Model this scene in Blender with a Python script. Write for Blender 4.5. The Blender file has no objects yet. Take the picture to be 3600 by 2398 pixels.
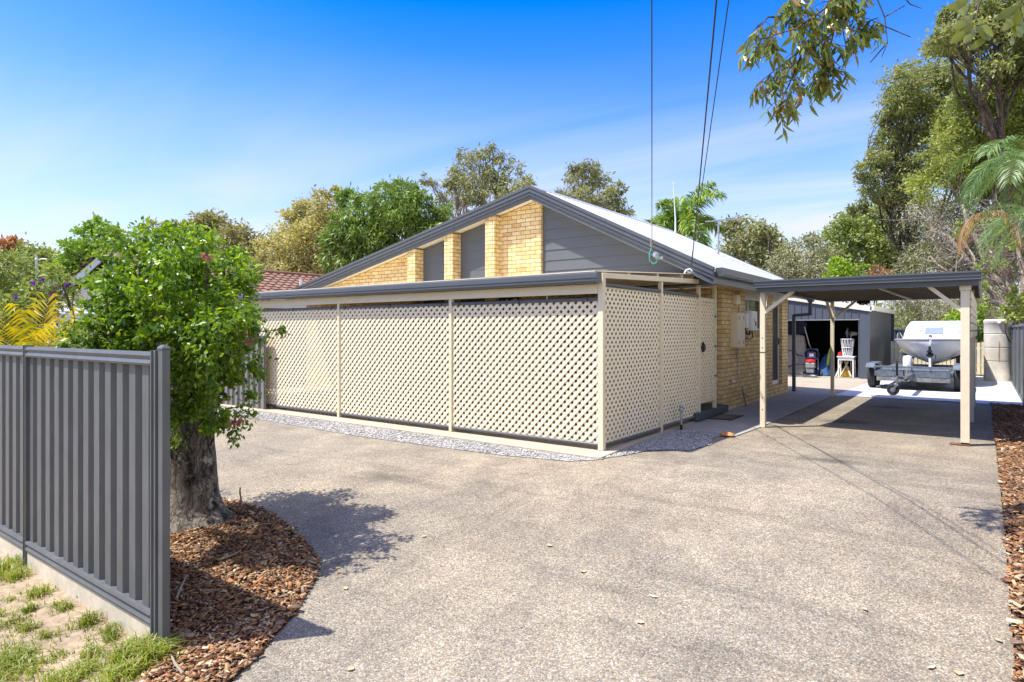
import bpy, bmesh, math, random
import numpy as np
from mathutils import Vector, Matrix

scene = bpy.context.scene
COL = scene.collection
rnd = random.Random(7)

# ------------------------------------------------------------------ camera frame
F, CX, HY = 2230.0, 1800.0, 1163.0
TH = math.radians(36.6)
SN, CS = math.sin(TH), math.cos(TH)
CAM = (4.0, -7.42, 1.6)

def P(x, y, Z):
    """world point seen at pixel (x, y) of the 3600 px photo at depth Z metres"""
    a = (x - CX) / F; b = (HY - y) / F
    return Vector((CAM[0] + Z * (a * CS - SN), CAM[1] + Z * (a * SN + CS), CAM[2] + Z * b))

def G(v):
    """ground height: level round the house, falling to the street"""
    if v > -0.4: return 0.0
    return 0.087 * (max(v, -8.0) + 0.4)

def on_ground(x, y):
    z = 0.0
    for _ in range(30):
        b = (HY - y) / F
        p = P(x, y, (z - CAM[2]) / b)
        z = G(p.y)
    return p

# ------------------------------------------------------------------ materials
def nmat(name):
    m = bpy.data.materials.new(name); m.use_nodes = True
    nt = m.node_tree
    return m, nt, nt.nodes['Principled BSDF']

def N(nt, kind, **kw):
    n = nt.nodes.new(kind)
    for k, v in kw.items():
        if k in n.inputs: n.inputs[k].default_value = v
        else: setattr(n, k, v)
    return n

def L(nt, a, b): nt.links.new(a, b)

def c4(c): return (c[0], c[1], c[2], 1.0)

def srgb(r, g, b):
    return tuple(((v / 255) / 12.92 if v / 255 <= .04045 else ((v / 255 + .055) / 1.055) ** 2.4) for v in (r, g, b))

def ramp(nt, stops, interp='LINEAR'):
    r = nt.nodes.new('ShaderNodeValToRGB'); r.color_ramp.interpolation = interp
    el = r.color_ramp.elements
    while len(el) > 1: el.remove(el[-1])
    el[0].position = stops[0][0]; el[0].color = c4(stops[0][1])
    for p, c in stops[1:]:
        e = el.new(p); e.color = c4(c)
    return r

def mat(name, col, rough=.6, metal=0.0, var=.10, scale=3.0, bump=0.0, bscale=60.0, spec=.4, stretch=(1, 1, 1), dirt=0.0):
    m, nt, b = nmat(name)
    tc = N(nt, 'ShaderNodeTexCoord'); mp = N(nt, 'ShaderNodeMapping'); mp.inputs['Scale'].default_value = stretch
    L(nt, tc.outputs['Object'], mp.inputs[0])
    no = N(nt, 'ShaderNodeTexNoise'); no.inputs['Scale'].default_value = scale; no.inputs['Detail'].default_value = 6
    no.inputs['Roughness'].default_value = .65
    L(nt, mp.outputs[0], no.inputs['Vector'])
    lo = tuple(c * (1 - var) for c in col); hi = tuple(min(1, c * (1 + var)) for c in col)
    r = ramp(nt, [(.3, lo), (.7, hi)])
    L(nt, no.outputs['Fac'], r.inputs[0])
    out = r.outputs[0]
    if dirt > 0:
        n2 = N(nt, 'ShaderNodeTexNoise'); n2.inputs['Scale'].default_value = scale * 5; n2.inputs['Detail'].default_value = 8
        L(nt, mp.outputs[0], n2.inputs['Vector'])
        r2 = ramp(nt, [(.42, (1 - dirt,) * 3), (.58, (1, 1, 1))]); L(nt, n2.outputs['Fac'], r2.inputs[0])
        mx = N(nt, 'ShaderNodeMixRGB', blend_type='MULTIPLY'); mx.inputs[0].default_value = 1
        L(nt, out, mx.inputs[1]); L(nt, r2.outputs[0], mx.inputs[2]); out = mx.outputs[0]
    L(nt, out, b.inputs['Base Color'])
    b.inputs['Roughness'].default_value = rough; b.inputs['Metallic'].default_value = metal
    b.inputs['Specular IOR Level'].default_value = spec
    if bump > 0:
        nb = N(nt, 'ShaderNodeTexNoise'); nb.inputs['Scale'].default_value = bscale; nb.inputs['Detail'].default_value = 5
        L(nt, mp.outputs[0], nb.inputs['Vector'])
        bp = N(nt, 'ShaderNodeBump'); bp.inputs['Strength'].default_value = bump; bp.inputs['Distance'].default_value = .01
        L(nt, nb.outputs['Fac'], bp.inputs['Height']); L(nt, bp.outputs[0], b.inputs['Normal'])
    return m

def leaf_mat(name, cols, rough=.45, transl=.35, spec=.4, tcol=None):
    m, nt, b = nmat(name)
    g = N(nt, 'ShaderNodeNewGeometry')
    k = len(cols)
    r = ramp(nt, [(i / max(1, k - 1), c) for i, c in enumerate(cols)])
    L(nt, g.outputs['Random Per Island'], r.inputs[0])
    tc = N(nt, 'ShaderNodeTexCoord')
    no = N(nt, 'ShaderNodeTexNoise'); no.inputs['Scale'].default_value = .9; no.inputs['Detail'].default_value = 3
    L(nt, tc.outputs['Object'], no.inputs['Vector'])
    r2 = ramp(nt, [(.3, (.72, .72, .72)), (.7, (1.25, 1.2, 1.1))]); L(nt, no.outputs['Fac'], r2.inputs[0])
    mx = N(nt, 'ShaderNodeMixRGB', blend_type='MULTIPLY'); mx.inputs[0].default_value = 1
    L(nt, r.outputs[0], mx.inputs[1]); L(nt, r2.outputs[0], mx.inputs[2])
    L(nt, mx.outputs[0], b.inputs['Base Color'])
    b.inputs['Roughness'].default_value = rough; b.inputs['Specular IOR Level'].default_value = spec
    t = N(nt, 'ShaderNodeBsdfTranslucent')
    mt = N(nt, 'ShaderNodeMixRGB', blend_type='MULTIPLY'); mt.inputs[0].default_value = 1
    mt.inputs[2].default_value = c4(tcol or (1.3, 1.25, .55))
    L(nt, mx.outputs[0], mt.inputs[1]); L(nt, mt.outputs[0], t.inputs['Color'])
    ms = N(nt, 'ShaderNodeMixShader'); ms.inputs[0].default_value = transl
    L(nt, b.outputs[0], ms.inputs[1]); L(nt, t.outputs[0], ms.inputs[2])
    L(nt, ms.outputs[0], nt.nodes['Material Output'].inputs['Surface'])
    return m

def wall_vec(nt):
    """(horizontal, z, 0) on any upright face, in object space"""
    tc = N(nt, 'ShaderNodeTexCoord'); g = N(nt, 'ShaderNodeNewGeometry')
    s = N(nt, 'ShaderNodeSeparateXYZ'); L(nt, tc.outputs['Object'], s.inputs[0])
    n = N(nt, 'ShaderNodeSeparateXYZ'); L(nt, g.outputs['True Normal'], n.inputs[0])
    ab = N(nt, 'ShaderNodeMath', operation='ABSOLUTE'); L(nt, n.outputs[0], ab.inputs[0])
    gt = N(nt, 'ShaderNodeMath', operation='GREATER_THAN'); L(nt, ab.outputs[0], gt.inputs[0]); gt.inputs[1].default_value = .7
    mx = N(nt, 'ShaderNodeMix', data_type='FLOAT')
    L(nt, gt.outputs[0], mx.inputs[0]); L(nt, s.outputs[0], mx.inputs[2]); L(nt, s.outputs[1], mx.inputs[3])
    c = N(nt, 'ShaderNodeCombineXYZ'); L(nt, mx.outputs[0], c.inputs[0]); L(nt, s.outputs[2], c.inputs[1])
    return c.outputs[0], tc

def brick_mat(name, c1, c2, mortar, shift=(0, 0)):
    m, nt, b = nmat(name)
    vec, tc = wall_vec(nt)
    mp = N(nt, 'ShaderNodeMapping'); mp.inputs['Location'].default_value = (shift[0], shift[1], 0); L(nt, vec, mp.inputs[0])
    br = N(nt, 'ShaderNodeTexBrick'); br.inputs['Scale'].default_value = 1
    br.inputs['Brick Width'].default_value = .24; br.inputs['Row Height'].default_value = .086
    br.inputs['Mortar Size'].default_value = .0052; br.inputs['Mortar Smooth'].default_value = .15; br.inputs['Bias'].default_value = 0
    br.inputs['Color1'].default_value = c4(c1); br.inputs['Color2'].default_value = c4(c2); br.inputs['Mortar'].default_value = c4(mortar)
    L(nt, mp.outputs[0], br.inputs['Vector'])
    no = N(nt, 'ShaderNodeTexNoise'); no.inputs['Scale'].default_value = 9; no.inputs['Detail'].default_value = 7
    L(nt, tc.outputs['Object'], no.inputs['Vector'])
    r = ramp(nt, [(.3, (.84, .82, .78)), (.68, (1.08, 1.08, 1.08))]); L(nt, no.outputs['Fac'], r.inputs[0])
    mx = N(nt, 'ShaderNodeMixRGB', blend_type='MULTIPLY'); mx.inputs[0].default_value = 1
    L(nt, br.outputs['Color'], mx.inputs[1]); L(nt, r.outputs[0], mx.inputs[2])
    # odd scorched brick
    b2 = N(nt, 'ShaderNodeTexBrick'); b2.inputs['Scale'].default_value = 1
    b2.inputs['Brick Width'].default_value = .24; b2.inputs['Row Height'].default_value = .086
    b2.inputs['Mortar Size'].default_value = 0; b2.inputs['Color1'].default_value = (0, 0, 0, 1); b2.inputs['Color2'].default_value = (1, 1, 1, 1)
    L(nt, mp.outputs[0], b2.inputs['Vector'])
    r3 = ramp(nt, [(.955, (1, 1, 1)), (.97, (.80, .62, .5))]); L(nt, b2.outputs['Color'], r3.inputs[0])
    mx2 = N(nt, 'ShaderNodeMixRGB', blend_type='MULTIPLY'); mx2.inputs[0].default_value = 1
    L(nt, mx.outputs[0], mx2.inputs[1]); L(nt, r3.outputs[0], mx2.inputs[2])
    L(nt, mx2.outputs[0], b.inputs['Base Color'])
    b.inputs['Roughness'].default_value = .8; b.inputs['Specular IOR Level'].default_value = .25
    bp = N(nt, 'ShaderNodeBump'); bp.inputs['Strength'].default_value = .8; bp.inputs['Distance'].default_value = .008; bp.invert = True
    ad = N(nt, 'ShaderNodeMath', operation='ADD'); nn = N(nt, 'ShaderNodeTexNoise'); nn.inputs['Scale'].default_value = 60
    L(nt, tc.outputs['Object'], nn.inputs['Vector'])
    ml = N(nt, 'ShaderNodeMath', operation='MULTIPLY'); ml.inputs[1].default_value = .15; L(nt, nn.outputs['Fac'], ml.inputs[0])
    L(nt, br.outputs['Fac'], ad.inputs[0]); L(nt, ml.outputs[0], ad.inputs[1])
    L(nt, ad.outputs[0], bp.inputs['Height']); L(nt, bp.outputs[0], b.inputs['Normal'])
    return m

def pebble_mat(name, cols, scale, stain=.25, joints=(), rough=.8, bump=.6, tint=None, spots=()):
    """exposed aggregate / gravel: one colour per stone, faint stains, saw-cut joints"""
    m, nt, b = nmat(name)
    tc = N(nt, 'ShaderNodeTexCoord'); co = tc.outputs['Object']
    k = len(cols)
    def layer(sc):
        vo = N(nt, 'ShaderNodeTexVoronoi'); vo.inputs['Scale'].default_value = sc; vo.inputs['Randomness'].default_value = 1
        L(nt, co, vo.inputs['Vector'])
        sp = N(nt, 'ShaderNodeSeparateColor'); L(nt, vo.outputs['Color'], sp.inputs[0])
        r = ramp(nt, [(i / k, c) for i, c in enumerate(cols)], 'CONSTANT'); L(nt, sp.outputs[0], r.inputs[0])
        return vo, r
    v1, r1 = layer(scale); v2, r2 = layer(scale * .55)
    mx = N(nt, 'ShaderNodeMixRGB'); mx.inputs[0].default_value = .18
    L(nt, r1.outputs[0], mx.inputs[1]); L(nt, r2.outputs[0], mx.inputs[2])
    # dark cement between stones
    rd = ramp(nt, [(.35, (1.05, 1.05, 1.05)), (.8, (.72, .70, .67))]); L(nt, v1.outputs['Distance'], rd.inputs[0])
    dm = N(nt, 'ShaderNodeMath', operation='MULTIPLY'); dm.inputs[1].default_value = 1.0
    mu = N(nt, 'ShaderNodeMixRGB', blend_type='MULTIPLY'); mu.inputs[0].default_value = .8
    L(nt, mx.outputs[0], mu.inputs[1]); L(nt, rd.outputs[0], mu.inputs[2]); out = mu.outputs[0]
    for sc, lo, amt in ((.55, .36, stain), (2.3, .40, stain * .7), (9, .38, stain * .45)):
        no = N(nt, 'ShaderNodeTexNoise'); no.inputs['Scale'].default_value = sc; no.inputs['Detail'].default_value = 6; no.inputs['Roughness'].default_value = .6
        L(nt, co, no.inputs['Vector'])
        r = ramp(nt, [(lo, (1 - amt, 1 - amt, 1 - amt * .9)), (lo + .26, (1, 1, 1))]); L(nt, no.outputs['Fac'], r.inputs[0])
        q = N(nt, 'ShaderNodeMixRGB', blend_type='MULTIPLY'); q.inputs[0].default_value = 1
        L(nt, out, q.inputs[1]); L(nt, r.outputs[0], q.inputs[2]); out = q.outputs[0]
    if tint:   # broad browner / greyer drift of the stone mix
        no = N(nt, 'ShaderNodeTexNoise'); no.inputs['Scale'].default_value = .3; no.inputs['Detail'].default_value = 3
        L(nt, co, no.inputs['Vector'])
        r = ramp(nt, [(.35, (1, 1, 1)), (.65, tint)]); L(nt, no.outputs['Fac'], r.inputs[0])
        q = N(nt, 'ShaderNodeMixRGB', blend_type='MULTIPLY'); q.inputs[0].default_value = 1
        L(nt, out, q.inputs[1]); L(nt, r.outputs[0], q.inputs[2]); out = q.outputs[0]
    for st_, amt in (((.25, 2.2, 1), stain * .8), ((2.0, .3, 1), stain * .6)):      # tyre scuffs and drainage streaks
        mp = N(nt, 'ShaderNodeMapping'); mp.inputs['Scale'].default_value = st_; mp.inputs['Rotation'].default_value = (0, 0, .25); L(nt, co, mp.inputs[0])
        no = N(nt, 'ShaderNodeTexNoise'); no.inputs['Scale'].default_value = 1.6; no.inputs['Detail'].default_value = 7; no.inputs['Roughness'].default_value = .65; L(nt, mp.outputs[0], no.inputs['Vector'])
        r = ramp(nt, [(.34, (1 - amt,) * 3), (.48, (1, 1, 1)), (.7, (1.04, 1.04, 1.03))]); L(nt, no.outputs['Fac'], r.inputs[0])
        q = N(nt, 'ShaderNodeMixRGB', blend_type='MULTIPLY'); q.inputs[0].default_value = 1
        L(nt, out, q.inputs[1]); L(nt, r.outputs[0], q.inputs[2]); out = q.outputs[0]
    for su, sv, ru, rv in spots:                                                    # oil stains
        mp = N(nt, 'ShaderNodeMapping'); mp.inputs['Location'].default_value = (-su / ru, -sv / rv, 0); mp.inputs['Scale'].default_value = (1 / ru, 1 / rv, 0); L(nt, co, mp.inputs[0])
        ln = N(nt, 'ShaderNodeVectorMath', operation='LENGTH'); L(nt, mp.outputs[0], ln.inputs[0])
        no = N(nt, 'ShaderNodeTexNoise'); no.inputs['Scale'].default_value = 5; no.inputs['Detail'].default_value = 5; L(nt, co, no.inputs['Vector'])
        ad = N(nt, 'ShaderNodeMath', operation='MULTIPLY_ADD'); L(nt, no.outputs['Fac'], ad.inputs[0]); ad.inputs[1].default_value = 1.1; L(nt, ln.outputs['Value'], ad.inputs[2])
        r = ramp(nt, [(.55, (.62, .62, .63)), (1.0, (1, 1, 1))])
        dv = N(nt, 'ShaderNodeMath', operation='MULTIPLY'); L(nt, ad.outputs[0], dv.inputs[0]); dv.inputs[1].default_value = .66; L(nt, dv.outputs[0], r.inputs[0])
        q = N(nt, 'ShaderNodeMixRGB', blend_type='MULTIPLY'); q.inputs[0].default_value = 1
        L(nt, out, q.inputs[1]); L(nt, r.outputs[0], q.inputs[2]); out = q.outputs[0]
    s = N(nt, 'ShaderNodeSeparateXYZ'); L(nt, co, s.inputs[0])
    wob = N(nt, 'ShaderNodeTexNoise'); wob.inputs['Scale'].default_value = 6; L(nt, co, wob.inputs['Vector'])
    for axis, pos, wid, wa in joints:
        w = N(nt, 'ShaderNodeMath', operation='MULTIPLY_ADD'); L(nt, wob.outputs['Fac'], w.inputs[0]); w.inputs[1].default_value = wa; w.inputs[2].default_value = -pos - wa * .5
        a = N(nt, 'ShaderNodeMath', operation='ADD'); L(nt, s.outputs[axis], a.inputs[0]); L(nt, w.outputs[0], a.inputs[1])
        ab = N(nt, 'ShaderNodeMath', operation='ABSOLUTE'); L(nt, a.outputs[0], ab.inputs[0])
        lt = N(nt, 'ShaderNodeMath', operation='LESS_THAN'); L(nt, ab.outputs[0], lt.inputs[0]); lt.inputs[1].default_value = wid
        g_ = ramp(nt, [(.40, (0, 0, 0)), (.60, (.55, .55, .55))]); wg = N(nt, 'ShaderNodeTexNoise'); wg.inputs['Scale'].default_value = 1.3; L(nt, co, wg.inputs['Vector']); L(nt, wg.outputs['Fac'], g_.inputs[0])
        f = N(nt, 'ShaderNodeMath', operation='MULTIPLY'); L(nt, lt.outputs[0], f.inputs[0]); L(nt, g_.outputs[0], f.inputs[1])
        q = N(nt, 'ShaderNodeMixRGB'); q.inputs[2].default_value = (.05, .045, .04, 1)
        L(nt, f.outputs[0], q.inputs[0]); L(nt, out, q.inputs[1]); out = q.outputs[0]
    L(nt, out, b.inputs['Base Color']); b.inputs['Roughness'].default_value = rough; b.inputs['Specular IOR Level'].default_value = .3
    bp = N(nt, 'ShaderNodeBump'); bp.inputs['Strength'].default_value = bump; bp.inputs['Distance'].default_value = .006; bp.invert = True
    L(nt, v1.outputs['Distance'], bp.inputs['Height']); L(nt, bp.outputs[0], b.inputs['Normal'])
    return m

# ------------------------------------------------------------------ mesh builder
def sub(a, b): return (a[0] - b[0], a[1] - b[1], a[2] - b[2])

class MB:
    def __init__(self): self.v = []; self.f = []
    def add(self, vs, fs):
        o = len(self.v); self.v += [tuple(p) for p in vs]; self.f += [tuple(i + o for i in f) for f in fs]; return self
    def box(self, x0, y0, z0, x1, y1, z1):
        vs = [(x, y, z) for x in (x0, x1) for y in (y0, y1) for z in (z0, z1)]
        return self.add(vs, [(0, 1, 3, 2), (4, 6, 7, 5), (0, 4, 5, 1), (2, 3, 7, 6), (0, 2, 6, 4), (1, 5, 7, 3)])
    def bar(self, p, q, w, h, up=(0, 0, 1)):
        p = Vector(p); q = Vector(q); d = (q - p).normalized(); u = Vector(up)
        if abs(d.dot(u)) > .98: u = Vector((0, 1, 0))
        s = d.cross(u).normalized() * (w / 2); t = s.cross(d).normalized() * (h / 2)
        vs = [p - s - t, p + s - t, p + s + t, p - s + t, q - s - t, q + s - t, q + s + t, q - s + t]
        return self.add(vs, [(0, 3, 2, 1), (4, 5, 6, 7), (0, 1, 5, 4), (1, 2, 6, 5), (2, 3, 7, 6), (3, 0, 4, 7)])
    def tube(self, pts, r, n=8, cap=True):
        pts = [Vector(p) for p in pts]; k = len(pts)
        rr = r if isinstance(r, (list, tuple)) else [r] * k
        o = len(self.v); s = None
        for i, p in enumerate(pts):
            d = pts[min(i + 1, k - 1)] - pts[max(i - 1, 0)]
            d = d.normalized() if d.length > 1e-9 else Vector((0, 0, 1))
            s = d.orthogonal().normalized() if s is None else s - d * s.dot(d)
            s = s.normalized() if s.length > 1e-6 else d.orthogonal().normalized()
            t = d.cross(s)
            for j in range(n):
                a = 2 * math.pi * j / n
                self.v.append(tuple(p + (s * math.cos(a) + t * math.sin(a)) * rr[i]))
        for i in range(k - 1):
            for j in range(n):
                a = o + i * n + j; b = o + i * n + (j + 1) % n
                self.f.append((a, b, b + n, a + n))
        if cap:
            self.f.append(tuple(o + j for j in range(n))[::-1]); self.f.append(tuple(o + (k - 1) * n + j for j in range(n)))
        return self
    def cyl(self, p, q, r, n=16, r2=None): return self.tube([p, q], [r, r if r2 is None else r2], n)
    def prism(self, poly, vec):
        n = len(poly); vec = Vector(vec)
        a = [Vector(p) for p in poly]; b = [p + vec for p in a]
        fs = [tuple(range(n))[::-1], tuple(range(n, 2 * n))] + [(i, (i + 1) % n, n + (i + 1) % n, n + i) for i in range(n)]
        return self.add(a + b, fs)
    def lathe(self, prof, c=(0, 0, 0), n=24, cap=True):
        o = len(self.v); k = len(prof)
        for r, z in prof:
            for j in range(n):
                a = 2 * math.pi * j / n
                self.v.append((c[0] + r * math.cos(a), c[1] + r * math.sin(a), c[2] + z))
        for i in range(k - 1):
            for j in range(n):
                a = o + i * n + j; b = o + i * n + (j + 1) % n
                self.f.append((a, b, b + n, a + n))
        if cap:
            self.f.append(tuple(o + j for j in range(n))[::-1]); self.f.append(tuple(o + (k - 1) * n + j for j in range(n)))
        return self
    def build(self, name, m, parent=None, base=None, bevel=0.0, smooth=None, **tags):
        base = base if base is not None else world_of(parent)
        me = bpy.data.meshes.new(name)
        me.from_pydata([sub(p, base) for p in self.v], [], self.f)
        me.update()
        bm = bmesh.new(); bm.from_mesh(me); bmesh.ops.recalc_face_normals(bm, faces=bm.faces); bm.to_mesh(me); bm.free()
        if m is not None: me.materials.append(m)
        if smooth is not None:
            me.shade_smooth(); me.set_sharp_from_angle(angle=math.radians(smooth))
        o = bpy.data.objects.new(name, me); COL.objects.link(o)
        if parent is not None: o.parent = parent
        else: o.location = base
        if bevel > 0:
            md = o.modifiers.new('Bevel', 'BEVEL'); md.width = bevel; md.segments = 2; md.limit_method = 'ANGLE'
        for k, v in tags.items(): o[k] = v
        return o

def world_of(o):
    w = Vector((0, 0, 0))
    while o is not None:
        w = w + Vector(o.location); o = o.parent
    return tuple(w)

def thing(name, label, category, loc, group=None):
    o = bpy.data.objects.new(name, None); COL.objects.link(o)
    o.location = loc; o.empty_display_size = .2
    o['label'] = label; o['category'] = category
    if group: o['group'] = group
    return o

def np_mesh(name, V, Fq, m, parent=None, base=None, smooth=False, **tags):
    """big quad mesh from numpy arrays"""
    base = base if base is not None else world_of(parent)
    me = bpy.data.meshes.new(name)
    V = (np.asarray(V, np.float64) - np.array(base)).astype(np.float32)
    Fq = np.asarray(Fq, np.int32)
    k = Fq.shape[1]
    me.vertices.add(len(V)); me.vertices.foreach_set('co', V.ravel())
    me.loops.add(Fq.size); me.loops.foreach_set('vertex_index', Fq.ravel())
    me.polygons.add(len(Fq)); me.polygons.foreach_set('loop_start', np.arange(0, Fq.size, k, dtype=np.int32))
    me.polygons.foreach_set('loop_total', np.full(len(Fq), k, np.int32))
    if smooth: me.polygons.foreach_set('use_smooth', np.ones(len(Fq), bool))
    me.update(calc_edges=True); me.validate()
    if m is not None: me.materials.append(m)
    o = bpy.data.objects.new(name, me); COL.objects.link(o)
    if parent is not None: o.parent = parent
    else: o.location = base
    for kk, v in tags.items(): o[kk] = v
    return o

def sheet(name, poly, off, m, kind='structure', thick=0.0, **tags):
    """a ground sheet following G(v), 'off' above it"""
    bm = bmesh.new()
    vs = [bm.verts.new((u, v, 0)) for u, v in poly]; bm.faces.new(vs)
    for cut in (-.4, -8.0):
        bmesh.ops.bisect_plane(bm, geom=bm.verts[:] + bm.edges[:] + bm.faces[:], plane_co=(0, cut, 0), plane_no=(0, 1, 0))
    bmesh.ops.triangulate(bm, faces=bm.faces[:])
    for v in bm.verts: v.co.z = G(v.co.y) + off
    if thick > 0:
        r = bmesh.ops.extrude_face_region(bm, geom=bm.faces[:])
        for e in r['geom']:
            if isinstance(e, bmesh.types.BMVert): e.co.z -= thick
    bmesh.ops.recalc_face_normals(bm, faces=bm.faces)
    if thick == 0:
        for f in bm.faces:
            if f.normal.z < 0: f.normal_flip()
    me = bpy.data.meshes.new(name); bm.to_mesh(me); bm.free(); me.materials.append(m)
    o = bpy.data.objects.new(name, me); COL.objects.link(o)
    if kind: o['kind'] = kind
    for k, v in tags.items(): o[k] = v
    return o

def clip_half(poly, a, b, c):
    """keep a*x + b*y <= c of a convex 2-D polygon"""
    out = []
    for i in range(len(poly)):
        p, q = poly[i], poly[(i + 1) % len(poly)]
        dp = a * p[0] + b * p[1] - c; dq = a * q[0] + b * q[1] - c
        if dp <= 0: out.append(p)
        if (dp < 0 < dq) or (dq < 0 < dp):
            t = dp / (dp - dq); out.append((p[0] + t * (q[0] - p[0]), p[1] + t * (q[1] - p[1])))
    return out

def lattice(mb, x0, x1, z0, z1, to3, out, pitch=.083, w=.045, t=.005):
    """two crossing layers of 45 degree slats clipped to a rectangle; to3 maps (a, z, depth) to the world"""
    rect = [(x0, z0), (x1, z0), (x1, z1), (x0, z1)]
    h = math.sqrt(.5)
    for s, d0 in ((1, 0.0), (-1, -t - .0004)):
        nx, nz = -s * h, h
        cs = [nx * p[0] + nz * p[1] for p in rect]
        c = min(cs) + pitch * .4
        while c < max(cs):
            pl = clip_half(clip_half(rect, nx, nz, c + w / 2), -nx, -nz, -(c - w / 2))
            if len(pl) >= 3:
                a = [Vector(to3(p[0], p[1], d0)) for p in pl]
                mb.prism(a, Vector(out) * -t)
            c += pitch
    return mb

def boards(mb, poly, z0, z1, h, y, lap=.012, thick=.02):
    """weatherboards filling a convex (x, z) polygon on the plane y, each lapping the one below"""
    z = z0
    while z < z1:
        pl = clip_half(clip_half(poly, 0, 1, min(z + h, z1)), 0, -1, -z)
        if len(pl) >= 3:
            fr = [(p[0], y - lap * (1 - (p[1] - z) / h), p[1]) for p in pl]
            mb.prism(fr, (0, thick + lap, 0))
        z += h
    return mb

# ------------------------------------------------------------------ foliage
def leaf_cards(pos, axis, side, Ln, Wd, fold=0.0):
    """one folded four-cornered leaf per row: base, edge, tip, edge"""
    pos = np.asarray(pos); n = len(pos)
    Ln = np.asarray(Ln).reshape(-1, 1); Wd = np.asarray(Wd).reshape(-1, 1)
    mid = pos + axis * Ln * .45
    V = np.stack([pos, mid + side * Wd * .5, pos + axis * Ln, mid - side * Wd * .5], 1).reshape(-1, 3)
    Fq = np.arange(n * 4).reshape(-1, 4)
    return V, Fq

def unit(a): return a / np.maximum(np.linalg.norm(a, axis=-1, keepdims=True), 1e-9)

def crown_leaves(blobs, n, size, rng, aspect=.45, droop=.25, clump=.22, nclump=None, shell=.5, outw=.5, fill=1.0):
    """leaves gathered in clumps through the volume of ellipsoid blobs [(centre, radii)]"""
    C = np.array([tuple(b[0]) for b in blobs]); R = np.array([b[1] if hasattr(b[1], '__len__') else (b[1],) * 3 for b in blobs], float)
    w = (R.prod(1)) ** (2 / 3); w = w / w.sum()
    nc = nclump or max(20, n // 40)
    bi = rng.choice(len(C), nc, p=w)
    d = unit(rng.normal(size=(nc, 3)))
    rad = rng.random(nc) ** (shell) if shell > 0 else rng.random(nc)
    cc = C[bi] + d * R[bi] * rad[:, None] * fill
    cs = clump * R[bi].mean(1) * (0.6 + .8 * rng.random(nc))
    pi = rng.integers(0, nc, n)
    off = rng.normal(size=(n, 3)); off[:, 2] *= .75
    pos = cc[pi] + off * cs[pi][:, None]
    outv = unit(pos - C[bi][pi])
    ax = unit(outv * outw + rng.normal(size=(n, 3)) * .7 + np.array([0, 0, -droop]))
    sd = unit(np.cross(ax, rng.normal(size=(n, 3)) + np.array([0, 0, .6])))
    ln = size * (.65 + .7 * rng.random(n))
    return leaf_cards(pos, ax, sd, ln, ln * aspect)

def limb_path(a, b, rng, sag=.12, k=5):
    a = Vector(a); b = Vector(b); d = b - a; Ld = d.length
    off = Vector((rng.normal(), rng.normal(), abs(rng.normal()) * .6)) * Ld * sag
    return [a + d * t + off * math.sin(math.pi * t) + Vector((rng.normal(), rng.normal(), rng.normal())) * Ld * .018 * (0 < t < 1) for t in [i / k for i in range(k + 1)]]

def tree(name, label, base, blobs, n, size, lm, tm, seed, trunk_r=.2, fork=.35, category='tree', group=None, twigs=3, lean=None, lim=12, bare=0, **kw):
    """tapered trunk, limbs into each clump of the crown, twigs, and a crown of leaf clumps"""
    rng = np.random.default_rng(seed)
    base = Vector(base)
    t = thing(name, label, category, base, group)
    tops = [Vector(b[0]) for b in blobs]
    zc = sum(p.z for p in tops) / len(tops); xc = sum((p.x for p in tops)) / len(tops); yc = sum((p.y for p in tops)) / len(tops)
    ztop = max(p.z for p in tops)
    fk = Vector((base.x + (xc - base.x) * .5, base.y + (yc - base.y) * .5, base.z + (ztop - base.z) * fork))
    if lean is not None: fk = Vector(lean)
    mb = MB()
    mb.tube([base - Vector((0, 0, .1)), base.lerp(fk, .12), base.lerp(fk, .55), fk], [trunk_r * 1.5, trunk_r * 1.05, trunk_r * .85, trunk_r * .7], 10)
    order = sorted(range(len(tops)), key=lambda i: -np.prod(np.atleast_1d(blobs[i][1])))
    for i in order[:lim]:
        p = limb_path(fk - Vector((0, 0, rng.random() * .15 * (fk.z - base.z))), tops[i], rng, .10)
        r0 = trunk_r * (.28 + .25 * rng.random())
        mb.tube(p, [r0 * (1 - .75 * k / (len(p) - 1)) for k in range(len(p))], 6)
        R = np.atleast_1d(blobs[i][1]).mean()
        for _ in range(twigs):
            d = Vector(unit(rng.normal(size=3))); d.z = abs(d.z) * .7
            q = limb_path(p[3], tops[i] + d * R * .95, rng, .12, 4)
            mb.tube(q, [r0 * .42 * (1 - .8 * k / 4) for k in range(5)], 5)
            for _ in range(bare):
                e = Vector(unit(rng.normal(size=3))) * R * .5
                q2 = limb_path(q[2], q[2] + e, rng, .15, 3)
                mb.tube(q2, [r0 * .2 * (1 - .7 * k / 3) for k in range(4)], 4)
    mb.build('trunk', tm, t, smooth=50)
    V, Fq = crown_leaves(blobs, n, size, rng, **kw)
    np_mesh('crown', V, Fq, lm, t)
    return t

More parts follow.
